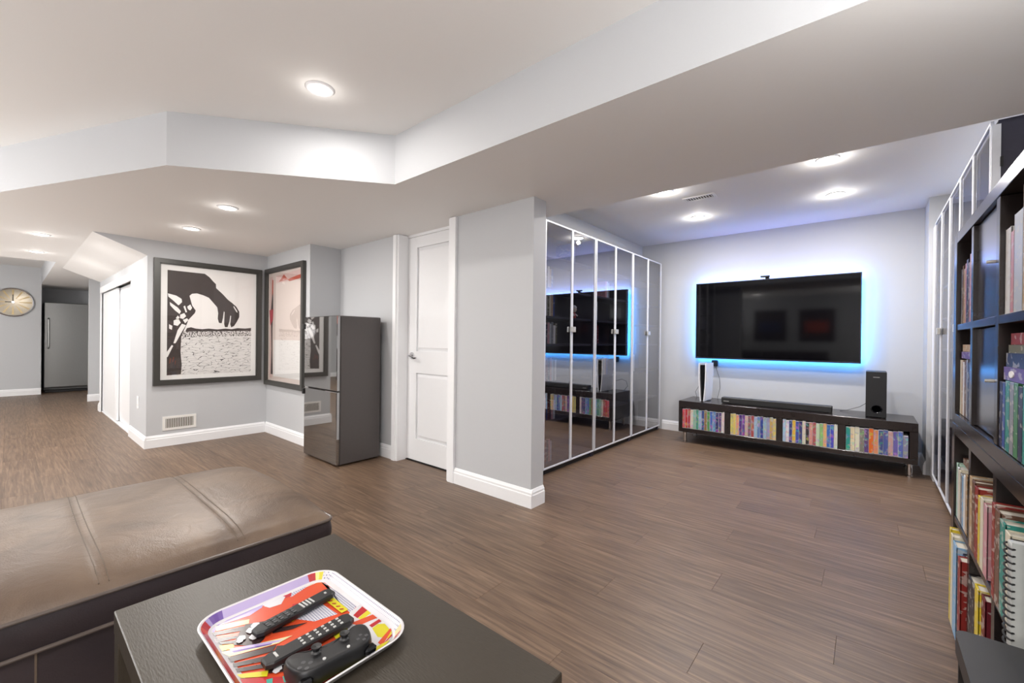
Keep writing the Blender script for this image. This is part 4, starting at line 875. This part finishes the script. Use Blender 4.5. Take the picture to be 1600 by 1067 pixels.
b1 = [(a*.85, b*.85, c_, d_, e_) for a, b, c_, d_, e_ in b1]
remote('remote_control', 'slim black remote control on the far-left side of the tray', (RX1), (RX2), .032, .015, b1, .4585)
b2 = [(.022, 0, .002, .008, M['btw'])]+[(.07+.0155*i, -.010+.010*j, .0026, .0022, M['btw']) for i in range(6) for j in range(3)]
remote('remote_control', 'black remote control with white buttons, middle of the tray beside the gamepad', (RX3), (RX4), .034, .016, b2, .4585)
# gamepad
gp = thing('game_controller', 'black game controller lying on the near right side of the tray', 'game controller', (-.77, .37, .4585))
def gp_body():
    c0 = Vector((-.762, .392, .4585)); ax = Vector((.10, .99, 0)).normalized(); sd = Vector((0, 0, 1)).cross(ax)   # ax: left-right of the pad, sd: towards -X
    out = [(-.072, .030), (-.05, .040), (-.02, .036), (.02, .036), (.05, .040), (.072, .030), (.082, .005), (.084, -.03), (.076, -.055), (.062, -.058), (.048, -.035), (.028, -.020), (-.028, -.020), (-.048, -.035), (-.062, -.058), (-.076, -.055), (-.084, -.03), (-.082, .005)]
    out = [(a*.93, b if b > 0 else b*.68) for a, b in out]
    def W(a, b, c): return tuple(c0+ax*a+sd*(-b)+Vector((0, 0, c)))
    mb = MB(); R = []
    for (s, c) in ((.80, 0.001), (.96, .008), (1, .018), (.96, .029), (.82, .036), (.60, .038)):
        R.append([W(a*(s*.25+.75 if abs(a) > .055 else s*.1+.9), b*(s*.5+.5)+.0, c+(.0 if b > -.03 else -.004*(c > .02))) for a, b in out])
    n = len(out); mb.raw([p for r in R for p in r], [(k*n+i, k*n+(i+1) % n, (k+1)*n+(i+1) % n, (k+1)*n+i) for k in range(len(R)-1) for i in range(n)]+[tuple(range(n)), tuple(range((len(R)-1)*n, len(R)*n))])
    return mb, W
mb, W = gp_body()
ob = mb.build('shell', M['bplast'], gp, smooth=60)
sm = ob.modifiers.new('round', 'SUBSURF'); sm.levels = 1; sm.render_levels = 2
for (a, b) in ((-.026, -.004), (.026, -.004)):
    c = W(a, b, .036); MB().lathe(c, [(.010, 0), (.006, .004), (.006, .008), (.009, .010), (.009, .012), (.0, .0105)], 16).build('thumbstick', M['bplast'], gp, smooth=True)
for (da, db) in ((0, .009), (0, -.009), (.009, 0), (-.009, 0)):
    c = W(-.052+da, .016+db, .0335); MB().cyl(c, .0040, .004, seg=12).build('face_button', M['btn'], gp)
    c = W(.052+da*.9, .016+db*.9, .0335); MB().cham(c[0]-.0035, c[0]+.0035, c[1]-.0035, c[1]+.0035, c[2], c[2]+.004, .001).build('direction_key', M['btn'], gp)
for (a, b) in ((-.022, .024), (.022, .024)):
    c = W(a, b, .036); MB().cyl(c, .003, .003, seg=10).build('menu_button', M['btw'], gp)
for a in (-.058, .058):
    c = W(a, .036, .020); MB().cham(c[0]-.008, c[0]+.008, c[1]-.012, c[1]+.012, c[2]-.006, c[2]+.008, .004).build('shoulder_button', M['bgloss'], gp)

# ------------------------------------------------------------------ sofa behind the camera, and posters added for the television to reflect
so = thing('leather_sofa', 'dark brown leather sofa behind the camera, seen only as a reflection in the television', 'sofa', (-2.1, -2.15, 0))
B(-3.7, -.5, -2.55, -1.65, .08, .30, .03).build('base', M['leather_shaded'], so)
for k in range(4):
    a = -3.48+k*.69
    B(a+.005, a+.685, -2.3, -1.63, .30, .46, .04).build('seat_cushion', M['leather_shaded'], so, smooth=50)
    B(a+.005, a+.685, -2.52, -2.28, .46, .88, .05).build('back_cushion', M['leather_shaded'], so, smooth=50)
for a in (-3.7, -.71): B(a, a+.21, -2.55, -1.65, .30, .62, .04).build('armrest', M['leather_shaded'], so, smooth=50)
for a in (-3.6, -.62):
    for b in (-2.5, -1.72): MB().cyl((a, b, .0005), .025, .08).build('foot', M['bplast'], so)
for k, (a, c) in enumerate(((-3.35, 'red'), (-2.35, 'blue'), (-1.35, 'red'))):
    t = thing('added_poster', f'added dark poster with {"red" if c == "red" else "blue"} panel on the wall behind the camera, {["left", "middle", "right"][k]} of three', 'picture', (a, YB, 1.15), 'added posters behind the camera')
    B(a, a+.72, YB+.001, YB+.03, 1.12, 1.92, .004).build('frame', M['bplast'], t)
    B(a+.06, a+.66, YB+.030, YB+.032, 1.18, 1.86).build('print', M['ink'], t)
    B(a+.12, a+.60, YB+.032, YB+.0335, 1.35, 1.62).build('colour_panel', M['pred'] if c == 'red' else mat('poster_blue', (50, 62, 104), .5), t)

# ------------------------------------------------------------------ side table at the bottom right
st = thing('side_table', 'black side table with thin metal legs, cropped at the bottom right corner', 'table', (.30, 1.0, 0))
pts = [(p[0], p[1]) for p in rrect(.137, .60, .78, 1.232, .02, 0, 4)]
MB().prism(pts, .462, .50).build('tabletop', M['bplast'], st)
for (x, y) in ((.142, 1.222), (.155, .80), (.585, 1.222), (.585, .80)): B(x, x+.009, y-.009, y, .0005, .462, .001).build('leg', M['bplast'], st)
